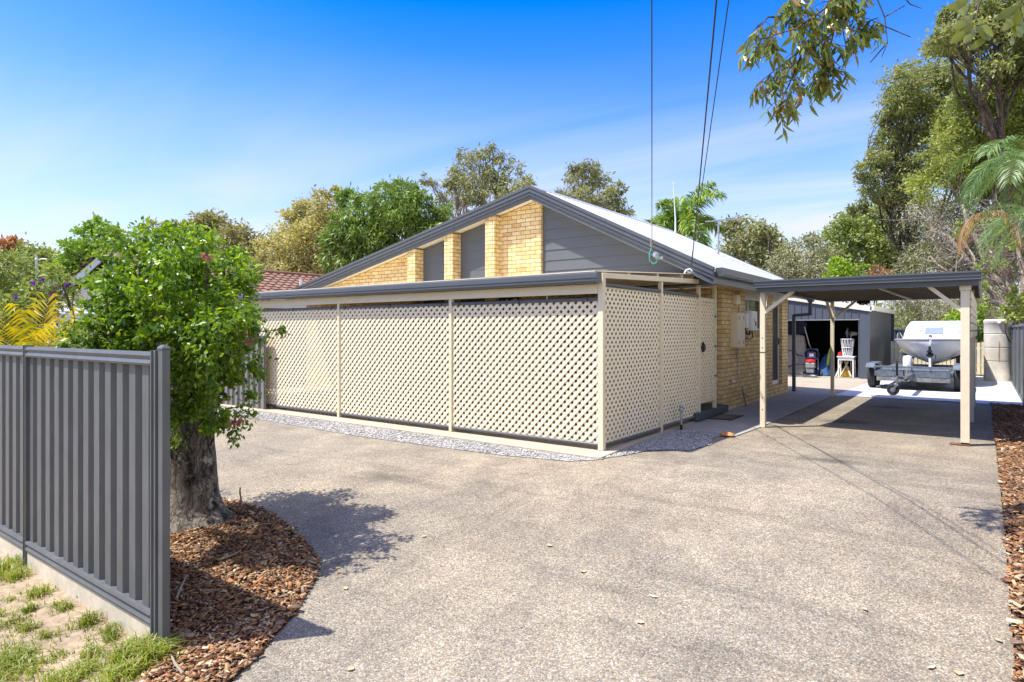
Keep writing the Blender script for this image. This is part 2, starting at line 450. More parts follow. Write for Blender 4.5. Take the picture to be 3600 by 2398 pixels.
def frond(V, Fq, base, azim, elev, length, rng, droop=1.0, nl=34, leaf=.38, lw=.03, vee=.5, plume=1, ends=.45):
    """one feather palm frond: curved rib with leaflets in two rows"""
    d = np.array([math.cos(azim) * math.cos(elev), math.sin(azim) * math.cos(elev), math.sin(elev)])
    pts = [np.array(base, float)]; n = nl
    for i in range(n):
        pts.append(pts[-1] + d * length / n)
        d = d + np.array([0, 0, -1]) * droop / n; d = d / np.linalg.norm(d)
    pts = np.array(pts)
    up = np.array([0, 0, 1.0])
    for i in range(2, n + 1):
        t = i / n
        tg = pts[i] - pts[i - 1]; tg = tg / np.linalg.norm(tg)
        sd = np.cross(tg, up); sd = sd / max(np.linalg.norm(sd), 1e-6); nu = np.cross(sd, tg)
        l = leaf * (math.sin(math.pi * (.12 + .80 * t)) ** .6) * (.85 + .3 * rng.random())
        for s in (-1, 1) * plume:
            vv = vee if plume == 1 else rng.uniform(-.7, 1.3)
            a = sd * s * .85 + tg * (.35 + ends * t) + nu * (vv * (.6 + .8 * rng.random())) - up * .15 + rng.normal(size=3) * .08
            a = a / np.linalg.norm(a)
            mid = pts[i] + a * l * .55; tip = pts[i] + a * l - up * l * (.22 + .25 * rng.random())
            w = np.cross(a, nu + rng.normal(size=3) * .25); w = w / max(np.linalg.norm(w), 1e-6) * lw
            o = len(V)
            V.extend([pts[i], mid + w * .5, tip, mid - w * .5]); Fq.append((o, o + 1, o + 2, o + 3))
    return pts

# ================================================================== world, sun, camera
SUN = Vector((-.39, -.38, 1)).normalized()
EL = math.asin(SUN.z); AZ = math.atan2(SUN.x, SUN.y)
w = bpy.data.worlds.new('World'); scene.world = w; w.use_nodes = True
nt = w.node_tree; bg = nt.nodes['Background']
sky = N(nt, 'ShaderNodeTexSky', sky_type='NISHITA', sun_disc=False, sun_elevation=EL, sun_rotation=AZ % (2 * math.pi),
        altitude=10, air_density=1.15, dust_density=1.2, ozone_density=3.0)
hs = N(nt, 'ShaderNodeHueSaturation'); hs.inputs['Saturation'].default_value = 1.6; hs.inputs['Hue'].default_value = .521; hs.inputs['Value'].default_value = 1.0
L(nt, sky.outputs[0], hs.inputs['Color'])
tc = N(nt, 'ShaderNodeTexCoord')
sp0 = N(nt, 'ShaderNodeSeparateXYZ'); L(nt, tc.outputs['Generated'], sp0.inputs[0])
zz = N(nt, 'ShaderNodeMath', operation='ADD'); L(nt, sp0.outputs[2], zz.inputs[0]); zz.inputs[1].default_value = .10
zz2 = N(nt, 'ShaderNodeMath', operation='MAXIMUM'); L(nt, zz.outputs[0], zz2.inputs[0]); zz2.inputs[1].default_value = .08
pr = N(nt, 'ShaderNodeVectorMath', operation='DIVIDE'); L(nt, tc.outputs['Generated'], pr.inputs[0])
cz = N(nt, 'ShaderNodeCombineXYZ'); L(nt, zz2.outputs[0], cz.inputs[0]); L(nt, zz2.outputs[0], cz.inputs[1]); cz.inputs[2].default_value = 1000
L(nt, cz.outputs[0], pr.inputs[1])      # cloud layer overhead seen in perspective
mp = N(nt, 'ShaderNodeMapping'); mp.inputs['Rotation'].default_value = (0, 0, -.25); mp.inputs['Scale'].default_value = (.34, 1.1, 1)
L(nt, pr.outputs[0], mp.inputs[0])
no = N(nt, 'ShaderNodeTexNoise'); no.inputs['Scale'].default_value = 1.05; no.inputs['Detail'].default_value = 8; no.inputs['Roughness'].default_value = .55; no.inputs['Distortion'].default_value = .5
L(nt, mp.outputs[0], no.inputs['Vector'])
r = ramp(nt, [(.40, (0, 0, 0)), (.66, (1, 1, 1))]); L(nt, no.outputs['Fac'], r.inputs[0])
sp = N(nt, 'ShaderNodeSeparateXYZ'); L(nt, tc.outputs['Generated'], sp.inputs[0])
rz = ramp(nt, [(.0, (1, 1, 1)), (.16, (.8, .8, .8)), (.28, (.35, .35, .35)), (.40, (0, 0, 0))]); L(nt, sp.outputs[2], rz.inputs[0])
rx = ramp(nt, [(.10, (.55, .55, .55)), (.44, (1, 1, 1))])     # cirrus gathers towards the right of the view
mr = N(nt, 'ShaderNodeMapRange'); L(nt, sp.outputs[0], mr.inputs['Value']); mr.inputs['From Min'].default_value = -1; mr.inputs['From Max'].default_value = 1
L(nt, mr.outputs[0], rx.inputs[0])
mul = N(nt, 'ShaderNodeMath', operation='MULTIPLY'); L(nt, r.outputs[0], mul.inputs[0]); L(nt, rz.outputs[0], mul.inputs[1])
m2 = N(nt, 'ShaderNodeMath', operation='MULTIPLY'); L(nt, mul.outputs[0], m2.inputs[0]); L(nt, rx.outputs[0], m2.inputs[1])
veil = ramp(nt, [(.0, (.82, .82, .82)), (.10, (.62, .62, .62)), (.22, (.34, .34, .34)), (.34, (.12, .12, .12)), (.46, (0, 0, 0))]); L(nt, sp.outputs[2], veil.inputs[0])
m3 = N(nt, 'ShaderNodeMath', operation='ADD', use_clamp=True); L(nt, m2.outputs[0], m3.inputs[0]); L(nt, veil.outputs[0], m3.inputs[1])
mx = N(nt, 'ShaderNodeMixRGB'); mx.inputs[2].default_value = (2.95, 3.1, 3.55, 1)
L(nt, m3.outputs[0], mx.inputs[0]); L(nt, hs.outputs[0], mx.inputs[1])
fill_cloud = ramp(nt, [(.55, (0, 0, 0)), (.74, (.75, .75, .75))]); L(nt, mr.outputs[0], fill_cloud.inputs[0])     # unseen bright cloud added right of the frame as warm fill for shaded faces
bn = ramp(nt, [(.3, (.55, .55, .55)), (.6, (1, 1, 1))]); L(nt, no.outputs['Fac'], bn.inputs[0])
bm_ = N(nt, 'ShaderNodeMath', operation='MULTIPLY'); L(nt, fill_cloud.outputs[0], bm_.inputs[0]); L(nt, bn.outputs[0], bm_.inputs[1])
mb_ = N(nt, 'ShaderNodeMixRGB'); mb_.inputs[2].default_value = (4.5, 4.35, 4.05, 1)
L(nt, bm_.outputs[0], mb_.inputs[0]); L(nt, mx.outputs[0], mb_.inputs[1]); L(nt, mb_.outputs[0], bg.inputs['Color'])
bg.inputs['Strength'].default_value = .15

sl = bpy.data.lights.new('Sun', 'SUN'); sl.energy = 3.9; sl.angle = math.radians(.5); sl.color = (1, .955, .87)
so = bpy.data.objects.new('Sun', sl); COL.objects.link(so)
so.rotation_euler = (-SUN).to_track_quat('-Z', 'Y').to_euler(); so.location = (-12, -12, 30)

cd = bpy.data.cameras.new('Camera'); cam = bpy.data.objects.new('Camera', cd); COL.objects.link(cam)
cam.location = CAM; cam.rotation_euler = (math.pi / 2, 0, TH)
cd.sensor_width = 36; cd.lens = F / 3600 * 36; cd.shift_y = -(1199 - HY) / 3600; cd.clip_end = 2000; cd.clip_start = .05
scene.camera = cam
vs = scene.view_settings
vs.view_transform = 'Standard'; vs.look = 'None'; vs.gamma = 1; vs.exposure = 1.02
scene.cycles.max_bounces = 8; scene.cycles.transparent_max_bounces = 8
scene.cycles.caustics_reflective = False; scene.cycles.caustics_refractive = False

# ================================================================== materials
M = {}
M['charcoal'] = mat('charcoal steel', (.085, .092, .10), .35, var=.06, bump=.05, bscale=300, spec=.5)
M['fence'] = mat('charcoal fence steel', (.112, .118, .122), .45, var=.10, scale=2.5, bump=.06, bscale=400, spec=.35, stretch=(1, 1, .35), dirt=.10)
M['cladding'] = mat('grey painted cladding', (.105, .112, .122), .6, var=.05)
M['cream'] = mat('cream painted timber', (.76, .665, .47), .5, var=.04, dirt=.04)
M['lattice'] = mat('cream lattice', (.85, .755, .55), .6, var=.04)
M['soffit'] = mat('cream soffit', (.72, .65, .49), .6, var=.03)
M['brick'] = brick_mat('cream brick', (.72, .50, .22), (.86, .68, .375), (.19, .115, .05))
M['roof'] = mat('pale roof steel', (.40, .41, .42), .4, var=.05, scale=1.5, spec=.5, dirt=.05)
M['white'] = mat('white paint', (.80, .80, .78), .5, var=.03)
M['offwhite'] = mat('weathered white gelcoat', (.88, .88, .86), .35, var=.03, dirt=.04)
M['black'] = mat('black plastic', (.02, .02, .022), .45, var=.1)
M['rubber'] = mat('black rubber', (.03, .03, .032), .8, var=.2)
M['steel'] = mat('galvanised steel', (.42, .44, .46), .4, metal=.7, var=.15, scale=12)
M['bluesteel'] = mat('worn blue grey steel', (.16, .19, .23), .5, metal=.3, var=.3, scale=9, dirt=.3)
M['shed'] = mat('blue grey shed steel', (.085, .10, .125), .45, var=.05, spec=.4)
M['shedside'] = mat('dark corrugated steel', (.06, .065, .07), .42, var=.05, spec=.5)
M['shedcream'] = mat('cream shed trim', (.74, .69, .58), .5, var=.03)
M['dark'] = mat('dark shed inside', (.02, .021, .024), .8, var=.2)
M['under'] = mat('dark underside steel', (.19, .16, .13), .5, var=.1)
M['glass'] = mat('window glass', (.05, .06, .06), .06, var=.1, spec=.8)
M['concrete'] = mat('grey path concrete', (.33, .315, .29), .85, var=.14, scale=1.6, bump=.25, bscale=120, dirt=.12)
M['slab'] = mat('cream slab edge concrete', (.45, .385, .29), .85, var=.12, scale=2.2, bump=.2, bscale=120, dirt=.10)
M['newslab'] = mat('pale new concrete', (.63, .64, .645), .85, var=.06, scale=1.2, bump=.12, bscale=100, dirt=.05)
M['apron'] = mat('tan apron concrete', (.40, .34, .265), .85, var=.13, scale=1.4, bump=.2, bscale=110, dirt=.14)
M['step'] = mat('dark painted step', (.07, .085, .105), .6, var=.15)
M['tank'] = mat('cream tank plastic', (.60, .55, .46), .5, var=.08, scale=1.5, dirt=.10)
M['picket'] = mat('cream paling', (.66, .58, .40), .7, var=.1, scale=6)
M['greypaling'] = mat('olive paling', (.33, .32, .25), .7, var=.1, scale=6)
M['plinth'] = mat('cream concrete plinth', (.60, .53, .40), .8, var=.08, scale=4, dirt=.1)
AGG = [srgb(165, 152, 130), srgb(144, 133, 114), srgb(177, 165, 142), srgb(132, 128, 115), srgb(163, 155, 138), srgb(116, 109, 97), srgb(183, 174, 153), srgb(153, 137, 113), srgb(145, 140, 128), srgb(199, 191, 171)]
M['aggregate'] = pebble_mat('exposed aggregate', AGG, 100, stain=.24, joints=[(1, -4.385, .0035, .03), (1, 2.12, .003, .01), (0, -5.5, .004, .01)], tint=(1.05, 1.0, .94), spots=[(2.28, 7.9, .55, .35), (2.15, 5.1, .45, .5), (1.9, 5.0, .4, .3), (2.6, 8.0, .5, .3), (2.4, 1.2, .8, .25), (-1.5, -2.2, .9, .2)])
GRV = [srgb(168, 167, 165), srgb(192, 191, 189), srgb(140, 140, 141), srgb(212, 211, 208), srgb(120, 120, 122), srgb(178, 172, 164)]
M['gravel'] = pebble_mat('blue metal gravel', GRV, 70, stain=.15, bump=1.0)
def mulch_mat():
    return leaf_mat('bark chips', [(0.079, 0.038, 0.024), (0.207, 0.095, 0.049), (0.344, 0.179, 0.084), (0.137, 0.064, 0.036), (0.527, 0.356, 0.193), (0.287, 0.230, 0.176), (0.115, 0.057, 0.036), (0.412, 0.216, 0.097), (0.229, 0.108, 0.054), (0.643, 0.534, 0.351)], .85, 0.0, .15)
M['chips'] = mulch_mat()
M['mulchbase'] = mat('bark fines', (.06, .03, .018), .95, var=.5, scale=30, bump=.8, bscale=60)
M['soil'] = mat('bare sandy soil', (.36, .275, .185), .95, var=.25, scale=3, bump=.7, bscale=25, dirt=.25)
M['terrain'] = mat('dry grassy earth', (.24, .21, .12), .95, var=.4, scale=.8, bump=.6, bscale=8)
M['grass'] = leaf_mat('grass blades', [(.13, .21, .02), (.20, .29, .03), (.26, .33, .05), (.34, .36, .10), (.46, .40, .22)], .4, .4)
M['bark'] = None

def bark_mat(name, pale, dark, lichen, sc=7):
    m, nt, b = nmat(name)
    tc = N(nt, 'ShaderNodeTexCoord'); mp = N(nt, 'ShaderNodeMapping'); mp.inputs['Scale'].default_value = (1, 1, .16)
    wn = N(nt, 'ShaderNodeTexNoise'); wn.inputs['Scale'].default_value = 5; wn.inputs['Detail'].default_value = 4; L(nt, tc.outputs['Object'], wn.inputs['Vector'])
    wa = N(nt, 'ShaderNodeVectorMath', operation='MULTIPLY_ADD'); L(nt, wn.outputs['Color'], wa.inputs[0]); wa.inputs[1].default_value = (.22, .22, .5); L(nt, tc.outputs['Object'], wa.inputs[2])
    L(nt, wa.outputs[0], mp.inputs[0])
    n1 = N(nt, 'ShaderNodeTexNoise'); n1.inputs['Scale'].default_value = sc; n1.inputs['Detail'].default_value = 8; n1.inputs['Roughness'].default_value = .7
    n1.inputs['Distortion'].default_value = 1.2
    L(nt, mp.outputs[0], n1.inputs['Vector'])
    r = ramp(nt, [(.38, dark), (.50, tuple((a + c) / 2 for a, c in zip(dark, pale))), (.62, pale)]); L(nt, n1.outputs['Fac'], r.inputs[0])
    v = N(nt, 'ShaderNodeTexVoronoi', feature='DISTANCE_TO_EDGE'); v.inputs['Scale'].default_value = sc * 2.6
    L(nt, mp.outputs[0], v.inputs['Vector'])
    rv = ramp(nt, [(.0, (.30, .27, .25)), (.05, (1, 1, 1))]); L(nt, v.outputs['Distance'], rv.inputs[0])
    q = N(nt, 'ShaderNodeMixRGB', blend_type='MULTIPLY'); q.inputs[0].default_value = .6; L(nt, r.outputs[0], q.inputs[1]); L(nt, rv.outputs[0], q.inputs[2])
    n2 = N(nt, 'ShaderNodeTexNoise'); n2.inputs['Scale'].default_value = sc * 1.9; n2.inputs['Detail'].default_value = 5; L(nt, tc.outputs['Object'], n2.inputs['Vector'])
    rl = ramp(nt, [(.60, (0, 0, 0)), (.66, (1, 1, 1))]); L(nt, n2.outputs['Fac'], rl.inputs[0])
    q2 = N(nt, 'ShaderNodeMixRGB'); q2.inputs[2].default_value = c4(lichen); L(nt, rl.outputs[0], q2.inputs[0]); L(nt, q.outputs[0], q2.inputs[1])
    L(nt, q2.outputs[0], b.inputs['Base Color']); b.inputs['Roughness'].default_value = .9; b.inputs['Specular IOR Level'].default_value = .2
    bp = N(nt, 'ShaderNodeBump'); bp.inputs['Strength'].default_value = .9; bp.inputs['Distance'].default_value = .02
    ad = N(nt, 'ShaderNodeMath', operation='ADD'); L(nt, n1.outputs['Fac'], ad.inputs[0]); L(nt, rv.outputs[0], ad.inputs[1])
    L(nt, ad.outputs[0], bp.inputs['Height']); L(nt, bp.outputs[0], b.inputs['Normal'])
    return m
M['frontbark'] = bark_mat('grey fissured bark', (.33, .285, .235), (.026, .023, .021), (.36, .34, .31))
M['gumbark'] = bark_mat('pale gum bark', (.40, .34, .28), (.16, .12, .09), (.5, .46, .4), 3)
M['darkbark'] = bark_mat('brown bark', (.17, .13, .095), (.05, .038, .03), (.24, .21, .17), 4)
M['twig'] = mat('dry twigs', (.30, .24, .18), .9, var=.25, scale=4)

# ================================================================== setting
sheet('terrain', [(-400, -60), (400, -60), (400, 500), (-400, 500)], -.04, M['terrain'])
sheet('driveway', [(-9.2, -5.42), (.5, -5.42), (.95, -9), (4.14, -9), (4.14, 9.86), (1.0, 9.88), (1.0, 2.36), (-.08, 2.5), (-.08, -.1), (-9.2, -.3)], 0, M['aggregate'])
sheet('patio_slab', [(-11.3, -.36), (-7.5, -.37), (-3.0, -.40), (.06, -.46), (.19, -.44), (.03, 1.9), (.02, 2.4), (-.08, 5.0), (-3.3, 5.0), (-3.3, 3.4), (-11.3, 3.4)], .028, M['slab'], thick=.06)
sheet('gravel_bed', [(-11.3, -.85), (-6.8, -.82), (-5.0, -.88), (-3.9, -.92), (-2.5, -.88), (-1.1, -.83), (-.12, -.68), (.16, -.47), (.31, -.08), (.42, .42), (.65, .68), (.85, .78), (.95, 1.4), (.8, 1.78), (.79, 2.34), (.05, 2.46), (-.02, 2.0), (.0, -.2), (-11.3, -.2)], .008, M['gravel'])
sheet('concrete_path', [(-.12, 2.42), (.1, 2.44), (.78, 2.30), (1.0, 2.28), (1.05, 3.4), (1.05, 10.0), (-.12, 10.0)], .012, M['concrete'])
sheet('shed_apron', [(-4.0, 10.0), (1.05, 10.0), (1.19, 15.05), (1.15, 16.5), (-4.0, 16.5)], .006, M['apron'])
sheet('new_concrete_slab', [(1.05, 9.88), (3.45, 9.95), (4.70, 9.70), (4.70, 20.2), (1.15, 20.2), (1.19, 15.05)], .010, M['newslab'])
sheet('bare_soil', [(-9, -9), (.5, -9), (.35, -6.3), (.0, -5.62), (-.15, -5.45), (-9, -5.45)], .0, M['soil'])
MULCH_A = [(-2.82, -3.70), (-2.5, -3.64), (-1.97, -3.64), (-1.54, -3.73), (-1.07, -3.87), (-.69, -4.01), (-.38, -4.16), (-.19, -4.34), (-.03, -4.54), (.15, -4.76), (.26, -4.97), (.42, -5.23), (.51, -5.48), (.58, -5.8), (.2, -6.0), (-.05, -5.62), (-.2, -5.5), (-6, -5.46), (-6, -3.6)]
MULCH_B = [(4.145, -6.5), (4.70, -6.5), (4.70, 9.68), (4.15, 9.75)]
sheet('mulch_bed', MULCH_A, .006, M['mulchbase'])
sheet('mulch_strip', MULCH_B, .006, M['mulchbase'])

def inside(poly, x, y):
    c = np.zeros(len(x), bool); n = len(poly)
    for i in range(n):
        x0, y0 = poly[i]; x1, y1 = poly[(i + 1) % n]
        k = ((y0 > y) != (y1 > y)) & (x < (x1 - x0) * (y - y0) / (y1 - y0 + 1e-12) + x0)
        c ^= k
    return c

def gv(v): return np.where(v > -.4, 0, .087 * (np.maximum(v, -8) + .4))

def chips(name, poly, n, label, seed, box, lmin=.02, lmax=.06, thick=.03):
    rng = np.random.default_rng(seed)
    u = rng.uniform(box[0], box[1], n * 3); v = box[2] + (box[3] - box[2]) * rng.random(n * 3) ** 1.25
    k = inside(poly, u, v); u = u[k][:n]; v = v[k][:n]; n = len(u)
    ln = rng.uniform(lmin, lmax, n) * (1 + .9 * (rng.random(n) < .08)); wd = ln * rng.uniform(.18, .6, n)
    a = rng.random(n) * 6.283; tilt = rng.normal(0, .28, n); roll = rng.normal(0, .35, n)
    ax = np.stack([np.cos(a) * np.cos(tilt), np.sin(a) * np.cos(tilt), np.sin(tilt)], 1)
    sd = np.stack([-np.sin(a) * np.cos(roll), np.cos(a) * np.cos(roll), np.sin(roll)], 1)
    nr = np.cross(ax, sd)
    c = np.stack([u, v, gv(v) + .010 + rng.random(n) * thick], 1)
    h = (ln * .10)[:, None]
    ex = ax * ln[:, None] / 2; ey = sd * wd[:, None] / 2
    V = np.stack([c - ex * .8 - ey, c + ex - ey * .6, c + ex * .8 + ey, c - ex + ey * .7,
                  c - ex * .8 - ey + nr * h, c + ex - ey * .6 + nr * h, c + ex * .8 + ey + nr * h, c - ex + ey * .7 + nr * h], 1).reshape(-1, 3)
    o = (np.arange(n) * 8)[:, None]
    Fq = np.concatenate([o + np.array([[4, 5, 6, 7]]), o + np.array([[0, 1, 5, 4]]), o + np.array([[1, 2, 6, 5]]), o + np.array([[2, 3, 7, 6]]), o + np.array([[3, 0, 4, 7]])])
    np_mesh(name, V, Fq, M['chips'], None, (0, 0, 0), kind='stuff', label=label, category='mulch')

chips('bark_mulch', MULCH_A, 19000, 'reddish brown bark mulch under the street tree', 3, (-3.3, .6, -6, -3.6), .014, .048)
chips('bark_mulch', MULCH_B, 17000, 'reddish bark mulch strip beside the driveway', 4, (4.14, 4.70, -3.2, 9.75), thick=.035)

def tuft_mesh(spots, seed):
    rng = np.random.default_rng(seed); Vs = []; Fs = []; o = 0
    for (u, v, rad, hgt, nb) in spots:
        r = rad * rng.random(nb) ** .6; a = rng.random(nb) * 6.283
        bu = u + r * np.cos(a); bv = v + r * np.sin(a); z = gv(bv) - .005
        h = hgt * (.5 + .7 * rng.random(nb)); la = rng.random(nb) * 6.283; lean = (.25 + .9 * rng.random(nb)) * h
        w = .0024 + .0022 * rng.random(nb)
        b = np.stack([bu, bv, z], 1); d = np.stack([np.cos(la), np.sin(la), np.zeros(nb)], 1); s = np.stack([-np.sin(la), np.cos(la), np.zeros(nb)], 1)
        up = np.array([0, 0, 1.0])
        m1 = b + d * (lean * .3)[:, None] + up * (h * .62)[:, None]
        tp = b + d * lean[:, None] + up * (h * (.85 - .35 * rng.random(nb)))[:, None]
        sw = s * w[:, None]
        V = np.stack([b - sw, b + sw, m1 + sw * .8, m1 - sw * .8, tp + sw * .12, tp - sw * .12], 1).reshape(-1, 3)
        k = o + (np.arange(nb) * 6)[:, None]
        Fs.append(np.concatenate([k + np.array([[0, 1, 2, 3]]), k + np.array([[3, 2, 4, 5]])])); Vs.append(V); o += nb * 6
    return np.concatenate(Vs), np.concatenate(Fs)

tufts = []
def tf(x, y, rad, h, nb):
    p = on_ground(x / 1.9617, 1600 + y / 1.9617); tufts.append((p.x, p.y, rad * .62, h * .95, int(nb * .36))); tufts.append((p.x, p.y, rad * 1.25, h * .55, int(nb * .16)))
for a in [(30, 800, .22, .14, 900), (90, 850, .12, .13, 400), (265, 965, .11, .10, 320), (400, 1040, .07, .06, 120), (450, 1065, .08, .07, 200), (205, 1075, .07, .08, 200),
          (70, 1000, .05, .05, 90), (190, 1200, .10, .08, 240), (100, 1160, .11, .06, 160), (305, 1255, .07, .07, 160), (610, 1165, .10, .12, 330), (750, 1225, .07, .10, 160), (760, 1270, .08, .10, 160),
          (930, 1400, .17, .16, 900), (1060, 1420, .14, .17, 700), (850, 1420, .12, .14, 400), (900, 1510, .14, .13, 500), (1130, 1400, .08, .14, 250), (60, 1430, .20, .08, 700), (150, 1400, .16, .07, 300),
          (60, 1530, .25, .08, 700), (290, 1440, .05, .05, 80), (410, 1390, .09, .05, 130), (620, 1390, .08, .09, 220), (570, 1490, .12, .09, 400), (400, 1550, .13, .08, 380), (230, 1500, .05, .05, 80), (500, 1560, .12, .08, 260), (760, 1560, .12, .08, 300),
          (-200, 1200, .4, .10, 900), (-400, 900, .5, .12, 900), (-200, 1500, .5, .10, 900)]:
    tf(*a)
rr = np.random.default_rng(11)
for _ in range(160):
    tufts.append((rr.uniform(-4, .1), rr.uniform(-6.6, -5.62), .05, .03 + .04 * rr.random(), 7))
V, Fq = tuft_mesh(tufts, 5)
np_mesh('grass', V, Fq, M['grass'], None, (0, 0, 0), kind='stuff', label='bright green grass tufts on sandy soil before the charcoal fence', category='grass')

# loose stones over the gravel band
def stones(name, poly, n, box, seed, label, smin=.008, smax=.02):
    rng = np.random.default_rng(seed)
    u = rng.uniform(box[0], box[1], n * 3); v = rng.uniform(box[2], box[3], n * 3)
    k = inside(poly, u, v); u = u[k][:n]; v = v[k][:n]; n = len(u)
    s = rng.uniform(smin, smax, n)[:, None]
    c = np.stack([u, v, gv(v) + .012], 1)
    dirs = np.array([(1, 0, 0), (0, 1, 0), (-1, 0, 0), (0, -1, 0), (0, 0, 1), (0, 0, -1)], float)
    jit = 1 + .35 * rng.normal(size=(n, 6, 1))
    a = rng.random(n) * 6.283; ca, sa = np.cos(a), np.sin(a)
    D = np.stack([dirs[:, 0][None] * ca[:, None] - dirs[:, 1][None] * sa[:, None], dirs[:, 0][None] * sa[:, None] + dirs[:, 1][None] * ca[:, None], np.repeat(dirs[:, 2][None], n, 0) * .6], 2)
    V = (c[:, None] + D * s[:, :, None] * jit).reshape(-1, 3)
    o = (np.arange(n) * 6)[:, None]
    T = np.concatenate([o + np.array([[i, (i + 1) % 4, 4]]) for i in range(4)] + [o + np.array([[(i + 1) % 4, i, 5]]) for i in range(4)])
    np_mesh(name, V, T, M['stones'], None, (0, 0, 0), kind='stuff', label=label, category='gravel')
M['stones'] = leaf_mat('loose blue metal', GRV, .85, 0, .2)
GRAVEL = [(-11.3, -.82), (-6.8, -.80), (-5.0, -.86), (-3.9, -.90), (-2.5, -.86), (-1.1, -.81), (-.12, -.66), (.16, -.5), (.31, -.08), (.42, .42), (.65, .68), (.85, .78), (.95, 1.4), (.8, 1.78), (.76, 2.32), (.06, 2.42), (.06, 1.9), (.2, -.44), (.06, -.47), (-3, -.41), (-11.3, -.38)]
stones('gravel', GRAVEL, 9000, (-9, .95, -.95, 2.4), 8, 'blue grey gravel band along the lattice slab')

# ================================================================== the house
house = thing('brick_house', 'cream brick house with an uneven gable, grey weatherboards and white steel roof', 'house', (-5.6, 6.5, 0))
RU, RZ = -3.38, 4.52            # ridge
def zl(u): return RZ - .2217 * (RU - u)
def zr(u): return RZ - .502 * (u - RU)
def zroof(u): return zl(u) if u < RU else zr(u)
VG = 3.15                       # verge plane
SOF = .235                      # soffit below roof top

mb = MB()   # front brick left of the pillars
mb.prism([(-11.2, 3.4, 0), (-6.97, 3.4, 0), (-6.97, 3.4, zl(-6.97) - SOF), (-11.2, 3.4, zl(-11.2) - SOF)], (0, .23, 0))
mb.build('front_wall', M['brick'], house)
mb = MB()
mb.prism([(-4.35, 3.4, 0), (-3.3, 3.4, 0), (-3.3, 3.4, zr(-3.3) - SOF), (RU, 3.4, RZ - SOF), (-4.35, 3.4, zl(-4.35) - SOF)], (0, .23, 0))
mb.build('front_wall', M['brick'], house)
for a in (-6.97, -5.79, -4.60):
    mb = MB(); b = a + .25
    mb.prism([(a, 3.19, 0), (b, 3.19, 0), (b, 3.19, zl(b) - SOF - .012), (a, 3.19, zl(a) - SOF - .012)], (0, .33, 0))
    mb.build('brick_pillar', M['brick'], house)
for a, b in ((-6.72, -5.79), (-5.54, -4.60)):
    mb = MB()
    boards(mb, [(a, 0.0), (b, 0.0), (b, zl(b) - SOF), (a, zl(a) - SOF)], 0.02, 5, .21, 3.47, .006)
    mb.build('cladding_panel', M['cladding'], house)
mb = MB()
boards(mb, [(-3.3, 2.40), (.33, 2.40), (.33, zr(.33) - SOF + .08), (-3.3, zr(-3.3) - SOF)], 2.40, 5, .213, 3.48, .014)
mb.build('gable_cladding', M['cladding'], house)
mb = MB()   # recessed entry behind the lattice and rear walls
mb.box(-3.3, 3.64, 0, -3.07, 5.0, 2.46).box(-3.3, 5.0, 0, -.33, 5.23, 2.46)
mb.box(-11.2, 3.64, 0, -10.97, 10.0, 2.6).box(-11.2, 10.0, 0, -.33, 10.2, 2.6)
mb.build('rear_wall', M['brick'], house)
mb = MB()   # side wall with window and door openings
X0, X1 = -.33, -.10
mb.box(X0, 5.0, 0, X1, 6.5, 2.48).box(X0, 6.5, 0, X1, 8.05, 1.56).box(X0, 8.05, 0, X1, 8.7, 2.48)
mb.box(X0, 8.7, 0, X1, 9.62, .24).box(X0, 9.62, 0, X1, 10.2, 2.48)
mb.build('side_wall', M['brick'], house)
mb = MB(); mb.box(-.30, 6.5, 2.34, -.115, 8.05, 2.48).box(-.30, 8.7, 2.34, -.115, 9.62, 2.48); mb.build('lintel_panel', M['soffit'], house)
mb = MB()   # sloping brick sill
mb.prism([(-.27, 6.48, 1.60), (-.06, 6.48, 1.565), (-.06, 6.48, 1.52), (-.27, 6.48, 1.52)], (0, 1.6, 0)); mb.build('window_sill', M['brick'], house)
wf = MB()
for y0, y1 in ((6.5, 6.55), (7.0, 7.05), (7.99, 8.05)): wf.box(-.24, y0, 1.605, -.19, y1, 2.34)
wf.box(-.24, 6.55, 1.605, -.19, 7.0, 1.65).box(-.24, 6.55, 2.29, -.19, 7.0, 2.34).box(-.24, 7.05, 1.605, -.19, 7.99, 1.65).box(-.24, 7.05, 2.29, -.19, 7.99, 2.34)
win = wf.build('window', M['white'], house)
mb = MB(); mb.box(-.225, 6.56, 1.66, -.215, 7.98, 2.28); mb.build('pane', M['glass'], win)
def diamonds(mbx, y0, y1, z0, z1, x, px=.06, pz=.11, w=.010):
    rect = [(y0, z0), (y1, z0), (y1, z1), (y0, z1)]
    for s in (1, -1):
        nx, nz = pz, -s * px; q = math.hypot(nx, nz); nx /= q; nz /= q
        cs = [nx * p[0] + nz * p[1] for p in rect]; c = min(cs); st = px * pz / q * 2 / 2
        while c < max(cs):
            pl = clip_half(clip_half(rect, nx, nz, c + w / 2), -nx, -nz, -(c - w / 2))
            if len(pl) >= 3: mbx.prism([(x + (.004 if s > 0 else 0), p[0], p[1]) for p in pl], (-.004, 0, 0))
            c += st
mb = MB(); diamonds(mb, 6.55, 7.0, 1.65, 2.29, -.185); mb.build('security_screen', M['steel'], win)
dr = MB()
dr.box(-.235, 8.70, .26, -.185, 8.76, 2.34).box(-.235, 9.54, .26, -.185, 9.62, 2.34).box(-.235, 8.76, .26, -.185, 9.54, .36).box(-.235, 8.76, 2.27, -.185, 9.54, 2.34)
door = dr.build('screen_door', M['white'], house)
mb = MB(); mb.box(-.23, 8.76, .36, -.215, 9.54, 2.27); mb.build('door_panel', M['black'], door)
mb = MB(); diamonds(mb, 8.76, 9.54, .36, 2.27, -.19, .05, .09, .008); mb.build('door_mesh', M['charcoal'], door)
mb = MB(); mb.box(-.185, 9.56, 1.25, -.165, 9.60, 1.42); mb.build('handle', M['black'], door)

